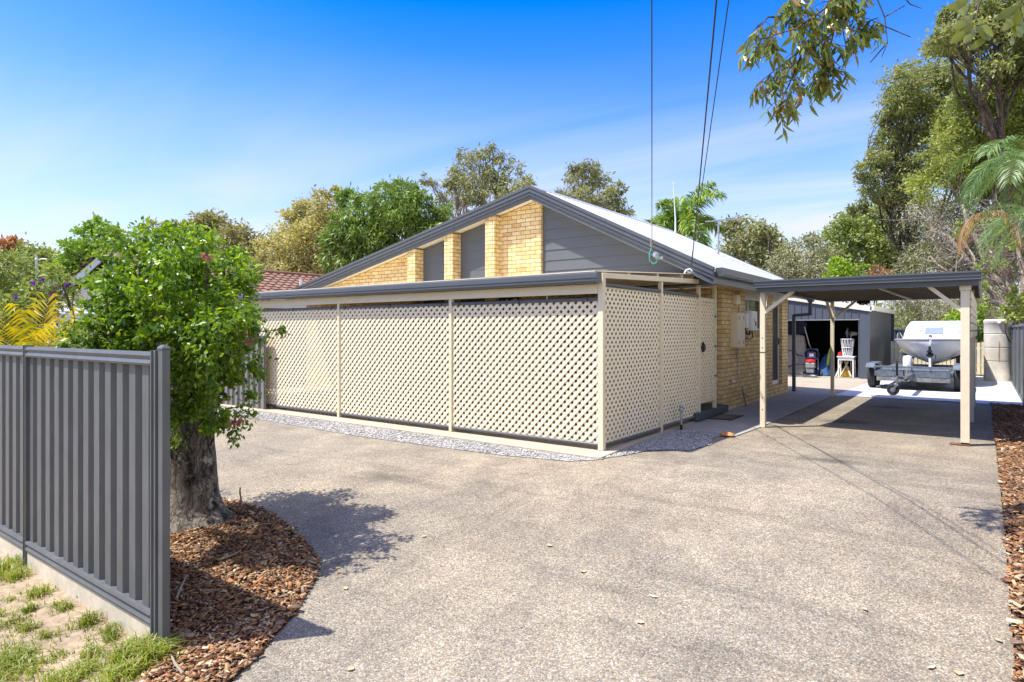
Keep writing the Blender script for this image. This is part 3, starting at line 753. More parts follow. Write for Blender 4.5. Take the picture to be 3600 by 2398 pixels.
# roof: ribbed sheets running down each slope
def roof_sheet(u0, u1, zf, v0, v1, pitch=.19, rib=.028):
    mbx = MB(); prof = []
    v = v0
    while v < v1 - .01:
        prof += [(v, 0), (v + pitch * .56, 0), (v + pitch * .64, rib), (v + pitch * .80, rib), (v + pitch * .88, 0)]
        v += pitch
    prof.append((v1, 0)); k = len(prof)
    vs = []
    for u in (u0, u1):
        for (y, h) in prof: vs.append((u, y, zf(u) + h))
        for (y, h) in prof: vs.append((u, y, zf(u) + h - .012))
    fs = []
    for i in range(k - 1):
        fs.append((i, i + 1, 2 * k + i + 1, 2 * k + i)); fs.append((k + i, 3 * k + i, 3 * k + i + 1, k + i + 1))
    for a in (0, 2 * k):
        for i in range(k - 1): fs.append((a + i, a + k + i, a + k + i + 1, a + i + 1))
    return mbx.add(vs, fs)
VB = 10.45
roof = roof_sheet(RU, .36, zr, VG + .03, VB).build('roof', M['roof'], house)
roof_sheet(-11.72, RU, zl, VG + .03, VB).build('roof', M['roof'], house)
mb = MB(); mb.prism([(RU - .16, VG + .02, zl(RU - .16) + .03), (RU, VG + .02, RZ + .05), (RU + .16, VG + .02, zr(RU + .16) + .03), (RU, VG + .02, RZ + .035)], (0, VB - VG, 0)); mb.build('ridge_cap', M['roof'], roof)
# barge boards: rolled capping over a plain board, front and back
def barge(u0, u1, zf, y, sgn):
    m1 = MB(); m2 = MB()
    def strip(mbx, z0, z1, d0, d1):
        mbx.prism([(u0, y + d0 * sgn, zf(u0) + z0), (u1, y + d0 * sgn, zf(u1) + z0), (u1, y + d0 * sgn, zf(u1) + z1), (u0, y + d0 * sgn, zf(u0) + z1)], (0, (d1 - d0) * sgn, 0))
    strip(m1, -.02, .035, -.05, .05); strip(m1, -.055, -.02, -.03, .03); strip(m1, -.10, -.055, -.042, .03); strip(m1, -.145, -.10, -.022, .03); strip(m1, -.165, -.145, -.035, .03)
    strip(m2, -.255, -.165, -.004, .02)
    return m1, m2
for (u0, u1, zf, top) in ((-11.75, RU, zl, 1), (RU, .37, zr, 1)):
    a, b = barge(u0, u1, zf, VG, 1); a.build('barge_capping', M['charcoal'], house); b.build('barge_board', M['fence'], house)
    a, b = barge(u0, u1, zf, VB, -1); a.build('barge_capping', M['charcoal'], house)
# soffit linings
mb = MB()
for (u0, u1, zf) in ((-11.4, RU, zl), (RU, .33, zr)):
    mb.prism([(u0, VG + .02, zf(u0) - .22), (u1, VG + .02, zf(u1) - .22), (u1, VG + .02, zf(u1) - .21), (u0, VG + .02, zf(u0) - .21)], (0, .36, 0))
mb.build('verge_soffit', M['soffit'], house)
mb = MB(); mb.box(-.10, 3.5, 2.462, .33, 10.3, 2.475).box(-3.3, 3.58, 2.462, -.1, 5.0, 2.475); mb.build('eave_soffit', M['soffit'], house)
mb = MB(); mb.box(.33, 3.2, 2.40, .352, 10.4, 2.60); mb.build('fascia', M['charcoal'], house)
mb = MB(); mb.prism([(.355, 3.29, 2.52), (.46, 3.29, 2.52), (.475, 3.29, 2.56), (.47, 3.29, 2.67), (.455, 3.29, 2.67), (.45, 3.29, 2.55), (.355, 3.29, 2.55)], (0, 7.15, 0)); mb.box(.355, 3.285, 2.52, .475, 3.295, 2.67).box(.37, 3.283, 2.60, .478, 3.290, 2.62); mb.build('gutter', M['charcoal'], house)
mb = MB(); mb.box(-11.85, 3.2, 2.52, -11.70, 10.4, 2.66); mb.build('gutter', M['charcoal'], house)
mb = MB(); mb.bar((.02, 10.33, 0.015), (.02, 10.33, 2.02), .075, .10, (0, 1, 0)).bar((.02, 10.33, 2.0), (.42, 10.33, 2.03), .10, .075).bar((.42, 10.33, 2.0), (.42, 10.33, 2.5), .075, .09, (0, 1, 0))
mb.prism([(.30, 10.26, 2.52), (.56, 10.26, 2.52), (.48, 10.26, 2.34), (.37, 10.26, 2.34)], (0, .16, 0)); mb.build('downpipe', M['step'], house, bevel=.006)

# ---- things fixed to the side wall
t = thing('meter_box', 'tall cream steel meter box on the shaded side wall', 'meter box', (-.02, 5.9, 1.25))
mb = MB(); mb.box(-.10, 5.50, 1.26, .03, 6.02, 1.98); mb.build('body', M['cream'], t, bevel=.006)
mb = MB(); mb.box(.03, 5.515, 1.275, .042, 6.005, 1.965); mb.build('door', M['cream'], t, bevel=.004)
mb = MB(); mb.cyl((.042, 5.77, 1.84), (.048, 5.77, 1.84), .045, 20); mb.build('meter_window', M['white'], t)
for y in (5.62, 5.91):
    for z0 in (1.33, 1.82):
        mb = MB()
        for k in range(4): mb.box(.042, y - .03, z0 + .02 * k, .045, y + .03, z0 + .02 * k + .008)
        mb.box(.0415, y - .004, z0, .0435, y + .004, z0 + .068); mb.build('vent', M['black'], t)
mb = MB(); mb.prism([(-.10, 5.49, 1.985), (.055, 5.49, 1.985), (-.10, 5.49, 2.02)], (0, .54, 0)); mb.build('rain_hood', M['cream'], t)
t = thing('inverter', 'white solar inverter mounted under the security screen', 'inverter', (0, 6.45, 1.6))
mb = MB(); mb.box(-.10, 6.14, 1.66, .03, 6.36, 1.97); mb.build('switch_box', M['white'], t, bevel=.01)
mb = MB(); mb.box(-.10, 6.38, 1.60, .09, 6.74, 2.02); mb.build('body', M['white'], t, bevel=.02)
mb = MB(); mb.box(.09, 6.46, 1.79, .094, 6.53, 1.86); mb.build('warning_sticker', mat('amber sticker', (.75, .45, .05), .5), t)
mb = MB(); mb.box(.09, 6.56, 1.70, .095, 6.65, 1.80); mb.build('display', M['black'], t)
mb = MB(); mb.tube([(-.02, 6.25, 1.66), (-.02, 6.3, 1.53), (.0, 6.48, 1.52), (.0, 6.5, 1.62)], .016, 8).tube([(.02, 6.55, 1.62), (.03, 6.6, 1.46), (.03, 6.4, 1.42), (-.05, 6.1, 1.45)], .011, 8); mb.build('cable', mat('dark cable', (.05, .02, .015), .5), t)
t = thing('junction_box', 'small cream junction box with conduits under the eave', 'junction box', (-.05, 5.75, 2.14))
mb = MB(); mb.box(-.10, 5.66, 2.14, -.02, 5.90, 2.33); mb.build('body', M['cream'], t, bevel=.006)
mb = MB(); mb.tube([(-.08, 6.05, 2.02), (-.08, 6.05, 2.38), (-.0, 6.1, 2.46)], .018, 8); mb.build('conduit', M['cream'], t, smooth=50)
MB().tube([(-.07, 5.78, 2.02), (-.07, 5.78, 2.14)], .008, 6).build('conduit', M['cream'], t)
t = thing('wall_conduit', 'thin grey conduit running down the brick from meter box', 'conduit', (-.09, 5.7, .55))
mb = MB(); mb.tube([(-.085, 5.93, 1.26), (-.085, 5.93, .62), (-.085, 5.85, .58), (-.085, 5.68, .575)], .009, 8); mb.build('pipe', M['steel'], t, smooth=50)
mb = MB(); mb.box(-.10, 5.64, .55, -.06, 5.70, .60); mb.build('cap', M['white'], t)
t = thing('garden_tap', 'rusty garden tap standpipe at the foot of brick wall', 'tap', (-.05, 6.15, 0))
mb = MB(); mb.tube([(.02, 6.16, .01), (-.03, 6.15, .25), (-.06, 6.14, .42)], .011, 8); mb.build('pipe', M['darkmetal'] if 'darkmetal' in M else M['step'], t, smooth=50)
mb = MB(); mb.tube([(-.03, 6.15, .25), (.06, 6.15, .24), (.07, 6.15, .2)], .012, 8).cyl((-.03, 6.15, .27), (-.03, 6.22, .27), .02, 10); mb.build('spout', M['twig'], t, smooth=50)

# ================================================================== patio enclosure
patio = thing('patio_enclosure', 'lattice-walled front patio with cream posts and charcoal gutter', 'patio', (-5.4, 1.6, .03))
PW = .056
fronts = [-10.83, -8.13, -5.40, -2.67]
for u in fronts:
    MB().box(u - PW / 2, -.06, .03, u + PW / 2, .015, 2.09).build('post', M['cream'], patio, bevel=.004)
MB().box(-.066, -.055, .03, .012, .022, 2.36).build('corner_post', M['cream'], patio, bevel=.004)
for v, z0, z1 in ((1.88, .03, 2.36), (3.52, .165, 2.44)):
    MB().box(-.06, v - PW / 2, z0, .003, v + PW / 2, z1).build('post', M['cream'], patio, bevel=.004)
MB().box(-.06, 4.325, .165, .003, 4.385, 2.46).build('post', M['cream'], patio, bevel=.004)
MB().box(-11.0, -.065, 2.09, -.068, .0, 2.215).build('front_beam', M['cream'], patio, bevel=.003)
mb = MB(); mb.prism([(-.062, .025, 2.295), (-.062, 3.46, 2.425), (-.062, 3.46, 2.50), (-.062, .025, 2.365)], (.068, 0, 0)); mb.build('side_beam', M['cream'], patio, bevel=.003)
mb = MB()   # quad gutter
mb.prism([(-11.1, -.075, 2.222), (-11.1, -.19, 2.222), (-11.1, -.205, 2.25), (-11.1, -.20, 2.35), (-11.1, -.185, 2.362), (-11.1, -.17, 2.35), (-11.1, -.17, 2.25), (-11.1, -.075, 2.25)], (11.1, 0, 0))
mb.box(-.003, -.205, 2.222, .004, -.075, 2.362).box(-11.1, -.212, 2.285, .0, -.203, 2.295)
mb.build('gutter', M['charcoal'], patio)
MB().prism([(-11.05, -.15, 2.372), (-11.05, 3.39, 2.585), (-11.05, 3.39, 2.60), (-11.05, -.15, 2.387)], (11.0, 0, 0)).build('roof_sheet', M['soffit'], patio)
mb = MB()
for v in (.9, 1.9, 2.9): mb.box(-11.0, v - .03, 2.372 + .0602 * (v + .15) - .09, -.08, v + .03, 2.368 + .0602 * (v + .15))
mb.build('purlin', M['cream'], patio)
mb = MB(); mb.box(-3.3, -.07 + 3.47, 2.43, -.08, 3.475, 2.6); mb.build('wall_plate', M['cream'], patio)
for u_, v in ((-.56, 1.57), (-.96, 2.35)):
    MB().cyl((u_, v, 2.372 + .0602 * (v + .15) - .03), (u_, v, 2.372 + .0602 * (v + .15) - .004), .055, 20).build('downlight', M['white'], patio)
edges = fronts + [-.02]
for i in range(4):
    a = edges[i] + PW / 2 + .004; b = edges[i + 1] - PW / 2 - (.004 if i < 3 else .024)
    mb = MB(); lattice(mb, a, b, .10, 2.0, lambda p, z, d: (p, -.035 - d, z), (0, -1, 0), w=.043, t=.010); mb.build('lattice_panel', M['lattice'], patio)
    MB().tube([(a, -.03, 2.015), (b, -.03, 2.015)], .026, 10).build('top_rail', M['charcoal'], patio, smooth=60)
    MB().tube([(a, -.03, .095), (b, -.03, .095)], .024, 10).build('bottom_rail', M['charcoal'], patio, smooth=60)
    for q in (.06, .5, .94): MB().box(a + (b - a) * q, -.062, 1.98, a + (b - a) * q + .012, -.055, 2.05).build('cable_tie', M['black'], patio)
for a, b, z0, z1 in ((.028, 1.848, .08, 2.20), (1.912, 3.488, .10, 2.20)):
    mb = MB(); lattice(mb, a, b, z0, z1, lambda p, z, d: (-.035 + d, p, z), (1, 0, 0), w=.041); mb.build('lattice_panel', M['lattice'], patio)
    MB().tube([(-.03, a, z1 + .012), (-.03, b, z1 + .012)], .028, 10).build('top_rail', M['charcoal'], patio, smooth=60)
    MB().tube([(-.03, a, z0 - .005), (-.03, b, z0 + .0)], .026, 10).build('bottom_rail', M['charcoal'], patio, smooth=60)
gf = MB()
gf.box(-.06, 3.575, .31, -.005, 3.625, 2.19).box(-.06, 4.24, .31, -.005, 4.29, 2.19).box(-.06, 3.627, .31, -.005, 4.238, .38).box(-.06, 3.627, 2.12, -.005, 4.238, 2.19)
gate = gf.build('gate', M['cream'], patio, bevel=.003)
mb = MB(); lattice(mb, 3.627, 4.238, .382, 2.118, lambda p, z, d: (-.02 + d, p, z), (1, 0, 0), w=.041); mb.build('gate_lattice', M['lattice'], gate)
mb = MB(); mb.prism([(.0, 3.60, 1.22), (.0, 3.71, 1.26), (.0, 3.71, 1.34), (.0, 3.60, 1.40)], (.04, 0, 0)).box(.0, 3.56, 1.28, .06, 3.62, 1.33); mb.build('latch', M['black'], gate, bevel=.008)
for z in (.75, 1.3, 1.85): MB().box(-.004, 4.27, z, .008, 4.36, z + .03).build('hinge', M['step'], gate)
MB().box(-.5, 3.30, .029, .03, 4.98, .165).build('entry_step', M['step'], None, (-.2, 4.1, .03), bevel=.012, label='dark painted concrete step under the lattice gate', category='step')

# LIVE sign on the front wall
t = thing('wall_sign', 'black sign with white capital letters on the patio wall', 'sign', (-4.0, 3.18, 2.0))
MB().box(-4.33, 3.36, 1.95, -3.83, 3.385, 2.30).build('board', M['black'], t)
def text_mesh(name, txt, size, m, parent, loc, rot, depth=.003, align='CENTER'):
    cu = bpy.data.curves.new(name, 'FONT'); cu.body = txt; cu.size = size; cu.extrude = depth; cu.align_x = align
    tmp = bpy.data.objects.new(name, cu); COL.objects.link(tmp)
    dg = bpy.context.evaluated_depsgraph_get()
    me = bpy.data.meshes.new_from_object(tmp.evaluated_get(dg))
    bpy.data.objects.remove(tmp); me.materials.clear(); me.materials.append(m)
    o = bpy.data.objects.new(name, me); COL.objects.link(o); o.parent = parent
    o.location = Vector(loc) - Vector(world_of(parent)); o.rotation_euler = rot
    return o
text_mesh('lettering', 'LIVE', .235, M['white'], t, (-4.08, 3.355, 2.11), (math.pi / 2, 0, 0))
# things on the patio seen over the rail
t = thing('wall_heater', 'long black wall heater glimpsed above the front lattice', 'heater', (-2.0, 3.3, 2.0))
MB().box(-2.55, 4.88, 2.02, -1.45, 5.0, 2.30).build('body', M['black'], t, bevel=.01)
t = thing('storage_box', 'red and white carton stored high behind the front lattice', 'box', (-6.3, 3.0, 1.8))
MB().box(-6.75, 2.72, 1.70, -6.15, 3.10, 2.13).build('carton', mat('red printed carton', (.42, .09, .06), .7, var=.2), t)
MB().box(-6.76, 2.71, 2.132, -6.14, 3.11, 2.16).build('lid', M['white'], t)
MB().box(-7.0, 2.66, 1.66, -5.9, 3.16, 1.70).build('shelf_board', M['picket'], None, (-6.4, 2.9, 1.66), label='plain timber shelf board carrying a red carton on the patio', category='shelf')
mb = MB(); mb.box(-6.93, 2.88, .8, -5.97, 2.94, .86)
for u in (-6.95, -5.95): mb.box(u - .02, 2.7, .03, u + .02, 3.12, 1.658)
mb.build('shelf_stand', M['picket'], None, (-6.4, 2.9, .03), label='timber trestle under the patio shelf board', category='stand')

# ================================================================== carport
cp = thing('carport', 'open single carport with cream posts and flat charcoal roof', 'carport', (2.45, 6.5, 0))
CL, CR, CF, CB = .98, 3.98, 3.3, 9.75
def cpost(u, v, w, z1, z0=.0):
    return MB().box(u - w / 2, v - w / 2, z0, u + w / 2, v + w / 2, z1).build('post', M['cream'], cp, bevel=.005)
cpost(1.07, 3.51, .08, 2.24); cpost(1.06, 9.6, .075, 2.32)
fr = cpost(3.80, 3.46, .105, 2.16, .04); MB().box(3.735, 3.395, 2.162, 3.868, 3.525, 2.32).build('post_cap', M['cream'], cp, bevel=.006)
cpost(3.835, 6.27, .08, 2.31); cpost(3.835, 9.05, .08, 2.31)
MB().box(3.62, 3.38, .004, 3.86, 3.54, .018).box(3.755, 3.42, .018, 3.845, 3.50, .045).build('base_plate', mat('rusty plate', (.17, .085, .05), .85, var=.4), cp)
mb = MB()
mb.prism([(CL, CF + .03, 2.40), (CR, CF + .03, 2.40), (CR, CB, 2.36), (CL, CB, 2.36)], (0, 0, .02)); mb.build('roof_sheet', M['under'], cp)
mb = MB()
y = CF + .35
while y < CB - .1:
    z = 2.40 - (y - CF) / (CB - CF) * .04
    mb.box(CL + .05, y - .02, z - .045, CR - .05, y + .02, z - .003); y += .42
mb.build('roof_rib', M['under'], cp)
mb = MB(); mb.box(CL, CF - .02, 2.305, CR, CF + .02, 2.42).box(CL, CF - .035, 2.395, CR, CF - .021, 2.42).box(CL, CF - .03, 2.345, CR, CF - .021, 2.358).box(CL, CF - .036, 2.300, CR, CF - .021, 2.318).box(CL - .004, CF - .036, 2.30, CL - .001, CF + .12, 2.42).box(CR + .001, CF - .036, 2.30, CR + .004, CF + .12, 2.42); mb.build('gutter', M['charcoal'], cp)
mb = MB(); mb.box(CL + .03, CF + .03, 2.225, CR - .03, CF + .08, 2.33); mb.build('front_beam', M['charcoal'], cp)
mb = MB(); mb.box(CR - .03, CF + .13, 2.29, CR, CB, 2.40); mb.build('side_beam', M['charcoal'], cp)
mb = MB(); mb.box(CL, CF + .13, 2.29, CL + .03, CB, 2.395); mb.build('side_beam', M['charcoal'], cp)
mb = MB(); mb.box(CL + .03, CB - .05, 2.31, CR - .03, CB, 2.355); mb.build('rear_beam', M['under'], cp)
mb = MB(); mb.bar((2.55, CF + .1, 2.335), (2.70, CB - .06, 2.30), .04, .03); mb.build('conduit', M['cream'], cp)
for p, q in (((1.10, 3.50, 1.90), (1.56, 3.45, 2.24)), ((3.76, 3.44, 1.88), (3.37, 3.42, 2.24)), ((1.09, 9.6, 1.90), (1.56, 9.6, 2.31)), ((1.06, 9.56, 1.90), (1.02, 9.1, 2.31)), ((1.07, 3.57, 1.9), (1.02, 3.95, 2.22)), ((3.83, 9.0, 1.9), (3.93, 8.6, 2.22))):
    MB().bar(p, q, .05, .05).build('brace', M['cream'], cp)
mb = MB()
for k in range(6):
    z = 1.50 + k * .112
    mb.prism([(3.856, 3.43, z), (3.884, 9.1, z), (3.890, 9.1, z + .088), (3.862, 3.43, z + .088)], (.013, 0, 0))
mb.build('slat_screen', M['cream'], cp)
mb = MB(); mb.box(1.58, CB - .14, 2.25, 1.86, CB - .06, 2.309).cyl((1.66, CB - .17, 2.26), (1.66, CB - .05, 2.25), .04, 12).cyl((1.78, CB - .17, 2.26), (1.78, CB - .05, 2.25), .04, 12)
mb.build('sensor_light', M['black'], cp)
mb = MB()
for u, v, z in ((1.07, 3.466, .30), (1.07, 3.466, .50), (1.07, 3.466, 1.32), (1.07, 3.466, 1.48)): mb.cyl((u, v, z), (u, v + .006, z), .009, 8)
mb.box(1.025, 3.465, 1.24, 1.115, 3.555, 1.25)
mb.build('strap', M['black'], cp)

# ================================================================== front fence
def fence_profile(mbx, x0, x1, y, z0, z1, pitch=.195, depth=.036):
    """trapezoid sheet in the x-z plane facing -y"""
    pts = []; x = x0; k = 0
    seg = [(.0, 0), (.092, 0), (.118, depth), (.168, depth), (.195, 0)]
    while x < x1:
        for dx, dy in seg[:-1]:
            if x + dx <= x1: pts.append((x + dx, y + dy))
        x += pitch
    pts.append((x1, y))
    vs = [(p[0], p[1], z0) for p in pts] + [(p[0], p[1], z1) for p in pts]; n = len(pts)
    vs += [(p[0], p[1] + .004, z0) for p in pts] + [(p[0], p[1] + .004, z1) for p in pts]
    fs = [(i, i + 1, n + i + 1, n + i) for i in range(n - 1)] + [(2 * n + i, 3 * n + i, 3 * n + i + 1, 2 * n + i + 1) for i in range(n - 1)]
    return mbx.add(vs, fs)
FY = -5.505; FZ = G(FY)
ff = thing('front_fence', 'charcoal corrugated steel front fence on a cream plinth', 'fence', (-2.6, FY, FZ))
FT = 1.475
posts_u = [-9.75, -7.385, -5.02, -2.645, -.258]
for i in range(4):
    a, b = posts_u[i] + .035, posts_u[i + 1] - .035
    mb = MB(); fence_profile(mb, a, b, FY - .005, FZ + .16, FT - .06); mb.build('fence_panel', M['fence'], ff)
    mb = MB()
    mb.prism([(a, FY - .03, FT - .10), (a, FY - .036, FT - .085), (a, FY - .022, FT - .06), (a, FY - .034, FT - .035), (a, FY - .025, FT - .012), (a, FY + .03, FT - .012), (a, FY + .03, FT - .10)], (b - a, 0, 0)); mb.build('top_rail', M['fence'], ff)
    mb = MB()
    mb.prism([(a, FY - .03, FZ + .235), (a, FY - .036, FZ + .215), (a, FY - .022, FZ + .195), (a, FY - .034, FZ + .165), (a, FY - .03, FZ + .15), (a, FY + .03, FZ + .15), (a, FY + .03, FZ + .235)], (b - a, 0, 0)); mb.build('bottom_rail', M['fence'], ff)
    MB().box(a - .02, FY - .02, FZ - .1, b + .02, FY + .03, FZ + .148).build('plinth', M['plinth'], ff)
for u in posts_u:
    mb = MB(); mb.prism([(u - .034, FY - .032, FZ), (u - .022, FY - .032, FZ), (u - .018, FY - .020, FZ), (u + .018, FY - .020, FZ), (u + .022, FY - .032, FZ), (u + .034, FY - .032, FZ), (u + .034, FY + .035, FZ), (u - .034, FY + .035, FZ)], (0, 0, FT - FZ)); mb.build('post', M['fence'], ff)
ep = MB().box(-.218, FY - .019, FZ - .05, -.155, FY + .031, FT + .005).build('end_post', M['fence'], ff, bevel=.004)
mb = MB(); a, b, c, d, z = -.221, -.152, FY - .022, FY + .034, FT + .006
mb.add([(a, c, z), (b, c, z), (b, d, z), (a, d, z), (a, c, z + .012), (b, c, z + .012), (b, d, z + .012), (a, d, z + .012), (a + .018, c + .02, z + .03), (b - .018, c + .02, z + .03), (b - .018, d - .02, z + .03), (a + .018, d - .02, z + .03)],
       [(0, 3, 2, 1), (0, 1, 5, 4), (1, 2, 6, 5), (2, 3, 7, 6), (3, 0, 4, 7), (4, 5, 9, 8), (5, 6, 10, 9), (6, 7, 11, 10), (7, 4, 8, 11), (8, 9, 10, 11)])
mb.build('post_cap', M['fence'], ep)

# ================================================================== right-hand boundary fence
rf = thing('side_fence', 'long charcoal steel fence beside the water tank and mulch strip', 'fence', (4.74, 10, 0))
def fence_side(x, y0, y1, z0, z1):
    mbx = MB(); fence_profile(mbx, y0, y1, 0, z0, z1)
    mbx.v = [(x + p[1], p[0], p[2]) for p in mbx.v]; return mbx
y = -4.32
while y < 22:
    b = y + 2.36; gz = G(y + .3)
    fence_side(4.72, y + .035, b - .035, gz + .03, gz + 1.72).build('fence_panel', M['fence'], rf)
    MB().box(4.69, y + .035, gz + 1.70, 4.775, b - .035, gz + 1.76).build('top_rail', M['fence'], rf)
    MB().box(4.69, y + .035, gz + .02, 4.775, b - .035, gz + .09).build('bottom_rail', M['fence'], rf)
    MB().box(4.685, y - .034, gz - .05, 4.78, y + .034, gz + 1.765).build('post', M['fence'], rf)
    y = b

# back paling fences
bf = thing('paling_fence', 'low cream paling fence behind the boat and tank', 'fence', (2.9, 20.4, 0))
mb = MB(); u = 1.2
k = 0
while u < 4.7:
    mb.box(u, 20.35, .05, u + .10, 20.37, 1.20 + .02 * math.sin(k * 2.3)); u += .125; k += 1
mb.build('paling_screen', M['picket'], bf)
MB().box(1.2, 20.372, .35, 4.7, 20.42, .43).box(1.2, 20.372, .95, 4.7, 20.42, 1.03).build('rail', M['picket'], bf)
gf2 = thing('rear_fence', 'tall dark steel fence far behind the boat', 'fence', (3, 24, 0))
mb = MB(); fence_profile(mb, -3.0, 9.0, 24, 0, 1.62); mb.build('fence_panel', M['shed'], gf2)
MB().box(-3, 23.97, 1.62, 9, 24.07, 1.68).build('top_rail', M['shed'], gf2)

# ================================================================== shed and what is in it
shed = thing('garage_shed', 'blue grey steel shed with open door and cream roof edge', 'shed', (-2.0, 19.4, 0))
SR, SRU = 2.93, -2.0
def zs(u): return SRU and (SR - .176 * abs(u - SRU))
SY0, SY1, SU0, SU1 = 16.4, 22.4, -5.0, 1.0
def ribwall(mbx, u0, u1, z0, zf, y, pitch=.222):
    """flat front sheet with narrow standing ribs"""
    mbx.prism([(u0, y, z0), (u1, y, z0), (u1, y, zf(u1)), (u0, y, zf(u0))] if not (u0 < SRU < u1) else [(u0, y, z0), (u1, y, z0), (u1, y, zf(u1)), (SRU, y, zf(SRU)), (u0, y, zf(u0))], (0, .03, 0))
    u = u0 + .08
    while u < u1 - .03:
        mbx.prism([(u, y - .001, z0), (u + .035, y - .001, z0), (u + .028, y - .022, z0), (u + .007, y - .022, z0)], (0, 0, zf(u) - z0 - .01)); u += pitch
    return mbx
zf_ = lambda u: zs(u) - .10
mb = MB(); ribwall(mb, -4.98, .70, 2.0, zf_, SY0); mb.build('front_wall', M['shed'], shed)
mb = MB(); mb.box(.70, SY0 - .01, 0, .985, SY0 + .03, zf_(.98) - .02).box(.955, SY0 - .03, 0, 1.005, SY0 - .011, zf_(.98)).box(-4.98, SY0 - .01, 0, -3.0, SY0 + .03, 1.998); mb.build('front_wall', M['shed'], shed)
mb = MB(); mb.box(-3.0, SY0 - .02, 1.955, .70, SY0 + .04, 1.995); mb.build('door_head', M['steel'], shed)
mb = MB()
vs = []; y = SY0 + .03; i = 0; pts = []
while y < SY1:
    pts += [(y, 0), (y + .06, .03), (y + .10, .03), (y + .16, 0)]; y += .20
n = len(pts); V = [(SU1 + p[1], p[0], z) for z in (0, zs(SU1) - .09) for p in pts] + [(SU1 - .012, p[0], z) for z in (0, zs(SU1) - .09) for p in pts]
mb.add(V, [(i, i + 1, n + i + 1, n + i) for i in range(n - 1)] + [(2 * n + i, 3 * n + i, 3 * n + i + 1, 2 * n + i + 1) for i in range(n - 1)])
mb.build('side_wall', M['shedside'], shed)
mb = MB(); mb.box(SU0, SY0 + .04, 0, SU0 + .03, SY1, zs(SU0) - .1).box(SU0, SY1, 0, SU1, SY1 + .03, 2.36); mb.build('back_wall', M['shedside'], shed)
mb = MB(); mb.prism([(SU0 - .05, SY0 - .05, zs(SU0 - .05)), (SRU, SY0 - .05, SR), (SU1 + .08, SY0 - .05, zs(SU1 + .08)), (SU1 + .08, SY0 - .05, zs(SU1 + .08) - .015), (SRU, SY0 - .05, SR - .015), (SU0 - .05, SY0 - .05, zs(SU0) - .02)], (0, SY1 - SY0 + .1, 0)); mb.build('roof', M['shedcream'], shed)
mb = MB(); mb.prism([(SRU, SY0 - .06, SR + .01), (SU1 + .06, SY0 - .06, zs(SU1 + .06) + .01), (SU1 + .06, SY0 - .06, zs(SU1 + .06) - .16), (SRU, SY0 - .06, SR - .16)], (0, .04, 0)).prism([(SU0, SY0 - .06, zs(SU0) + .01), (SRU, SY0 - .06, SR + .01), (SRU, SY0 - .06, SR - .13), (SU0, SY0 - .06, zs(SU0) - .13)], (0, .04, 0)); mb.build('barge', M['shedcream'], shed)
mb = MB(); mb.box(SU1 + .02, SY0 - .06, zs(SU1) - .13, SU1 + .13, SY1 + .05, zs(SU1) + .035); mb.build('gutter', M['shedcream'], shed)
mb = MB(); mb.box(SU1 + .03, SY1 - .12, 0, SU1 + .12, SY1 - .03, zs(SU1) - .132); mb.build('downpipe', M['step'], shed)
mb = MB(); mb.box(SU0 + .04, SY0 + .05, .007, SU1 - .02, SY1 - .01, .016); mb.build('floor', M['concrete'], shed)
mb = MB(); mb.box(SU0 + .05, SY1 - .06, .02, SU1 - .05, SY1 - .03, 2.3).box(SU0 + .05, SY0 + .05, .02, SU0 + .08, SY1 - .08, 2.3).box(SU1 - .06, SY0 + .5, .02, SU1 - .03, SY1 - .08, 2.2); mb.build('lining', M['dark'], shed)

# pressure washer
t = thing('pressure_washer', 'pressure washer with red engine and coiled hose inside shed doorway', 'pressure washer', (-.86, 16.75, .016))
mb = MB()
for s in (-.20, .20): mb.tube([(-.86 + s, 16.45, .05), (-.86 + s, 16.5, .03), (-.86 + s, 16.95, .07), (-.86 + s * .9, 17.0, .5), (-.86 + s * .8, 17.05, .95)], .016, 8)
mb.tube([(-1.02, 17.05, .95), (-.70, 17.05, .95)], .016, 8).tube([(-1.06, 16.45, .05), (-.66, 16.45, .05)], .016, 8)
mb.build('frame', M['steel'], t, smooth=50)
mb = MB(); mb.box(-1.0, 16.55, .30, -.70, 16.85, .48).box(-.98, 16.58, .12, -.74, 16.8, .29); mb.build('engine', M['steel'], t, bevel=.02)
mb = MB(); mb.lathe([(.16, 0), (.17, .05), (.12, .10), (.04, .12)], (-.86, 16.7, .485), 20); mb.build('engine_cover', mat('red engine paint', (.55, .02, .02), .35), t, smooth=40)
mb = MB()
for s in (-.26, .26): mb.cyl((-.86 + s - .03, 16.95, .12), (-.86 + s + .03, 16.95, .12), .115, 20)
mb.build('wheel', M['rubber'], t)
mb = MB()
for s in (-.292, .292): mb.cyl((-.86 + s - .004, 16.95, .12), (-.86 + s + .004, 16.95, .12), .07, 16)
mb.build('wheel_hub', M['white'], t)
mb = MB()
for k in range(5):
    mb.tube([(-.86 + (.19 + .012 * k) * math.cos(a), 17.0 - .03 * k, .76 + (.17 + .01 * k) * math.sin(a)) for a in [i * 2 * math.pi / 20 for i in range(21)]], .013, 6)
mb.build('hose', mat('blue black hose', (.03, .045, .09), .4), t, smooth=50)
mb = MB(); mb.box(-1.0, 16.86, .62, -.72, 16.93, .86); mb.build('control_panel', mat('navy panel', (.05, .07, .16), .4), t, bevel=.02)
mb = MB(); mb.box(-.93, 16.852, .70, -.79, 16.858, .80); mb.build('panel_plate', M['white'], t)

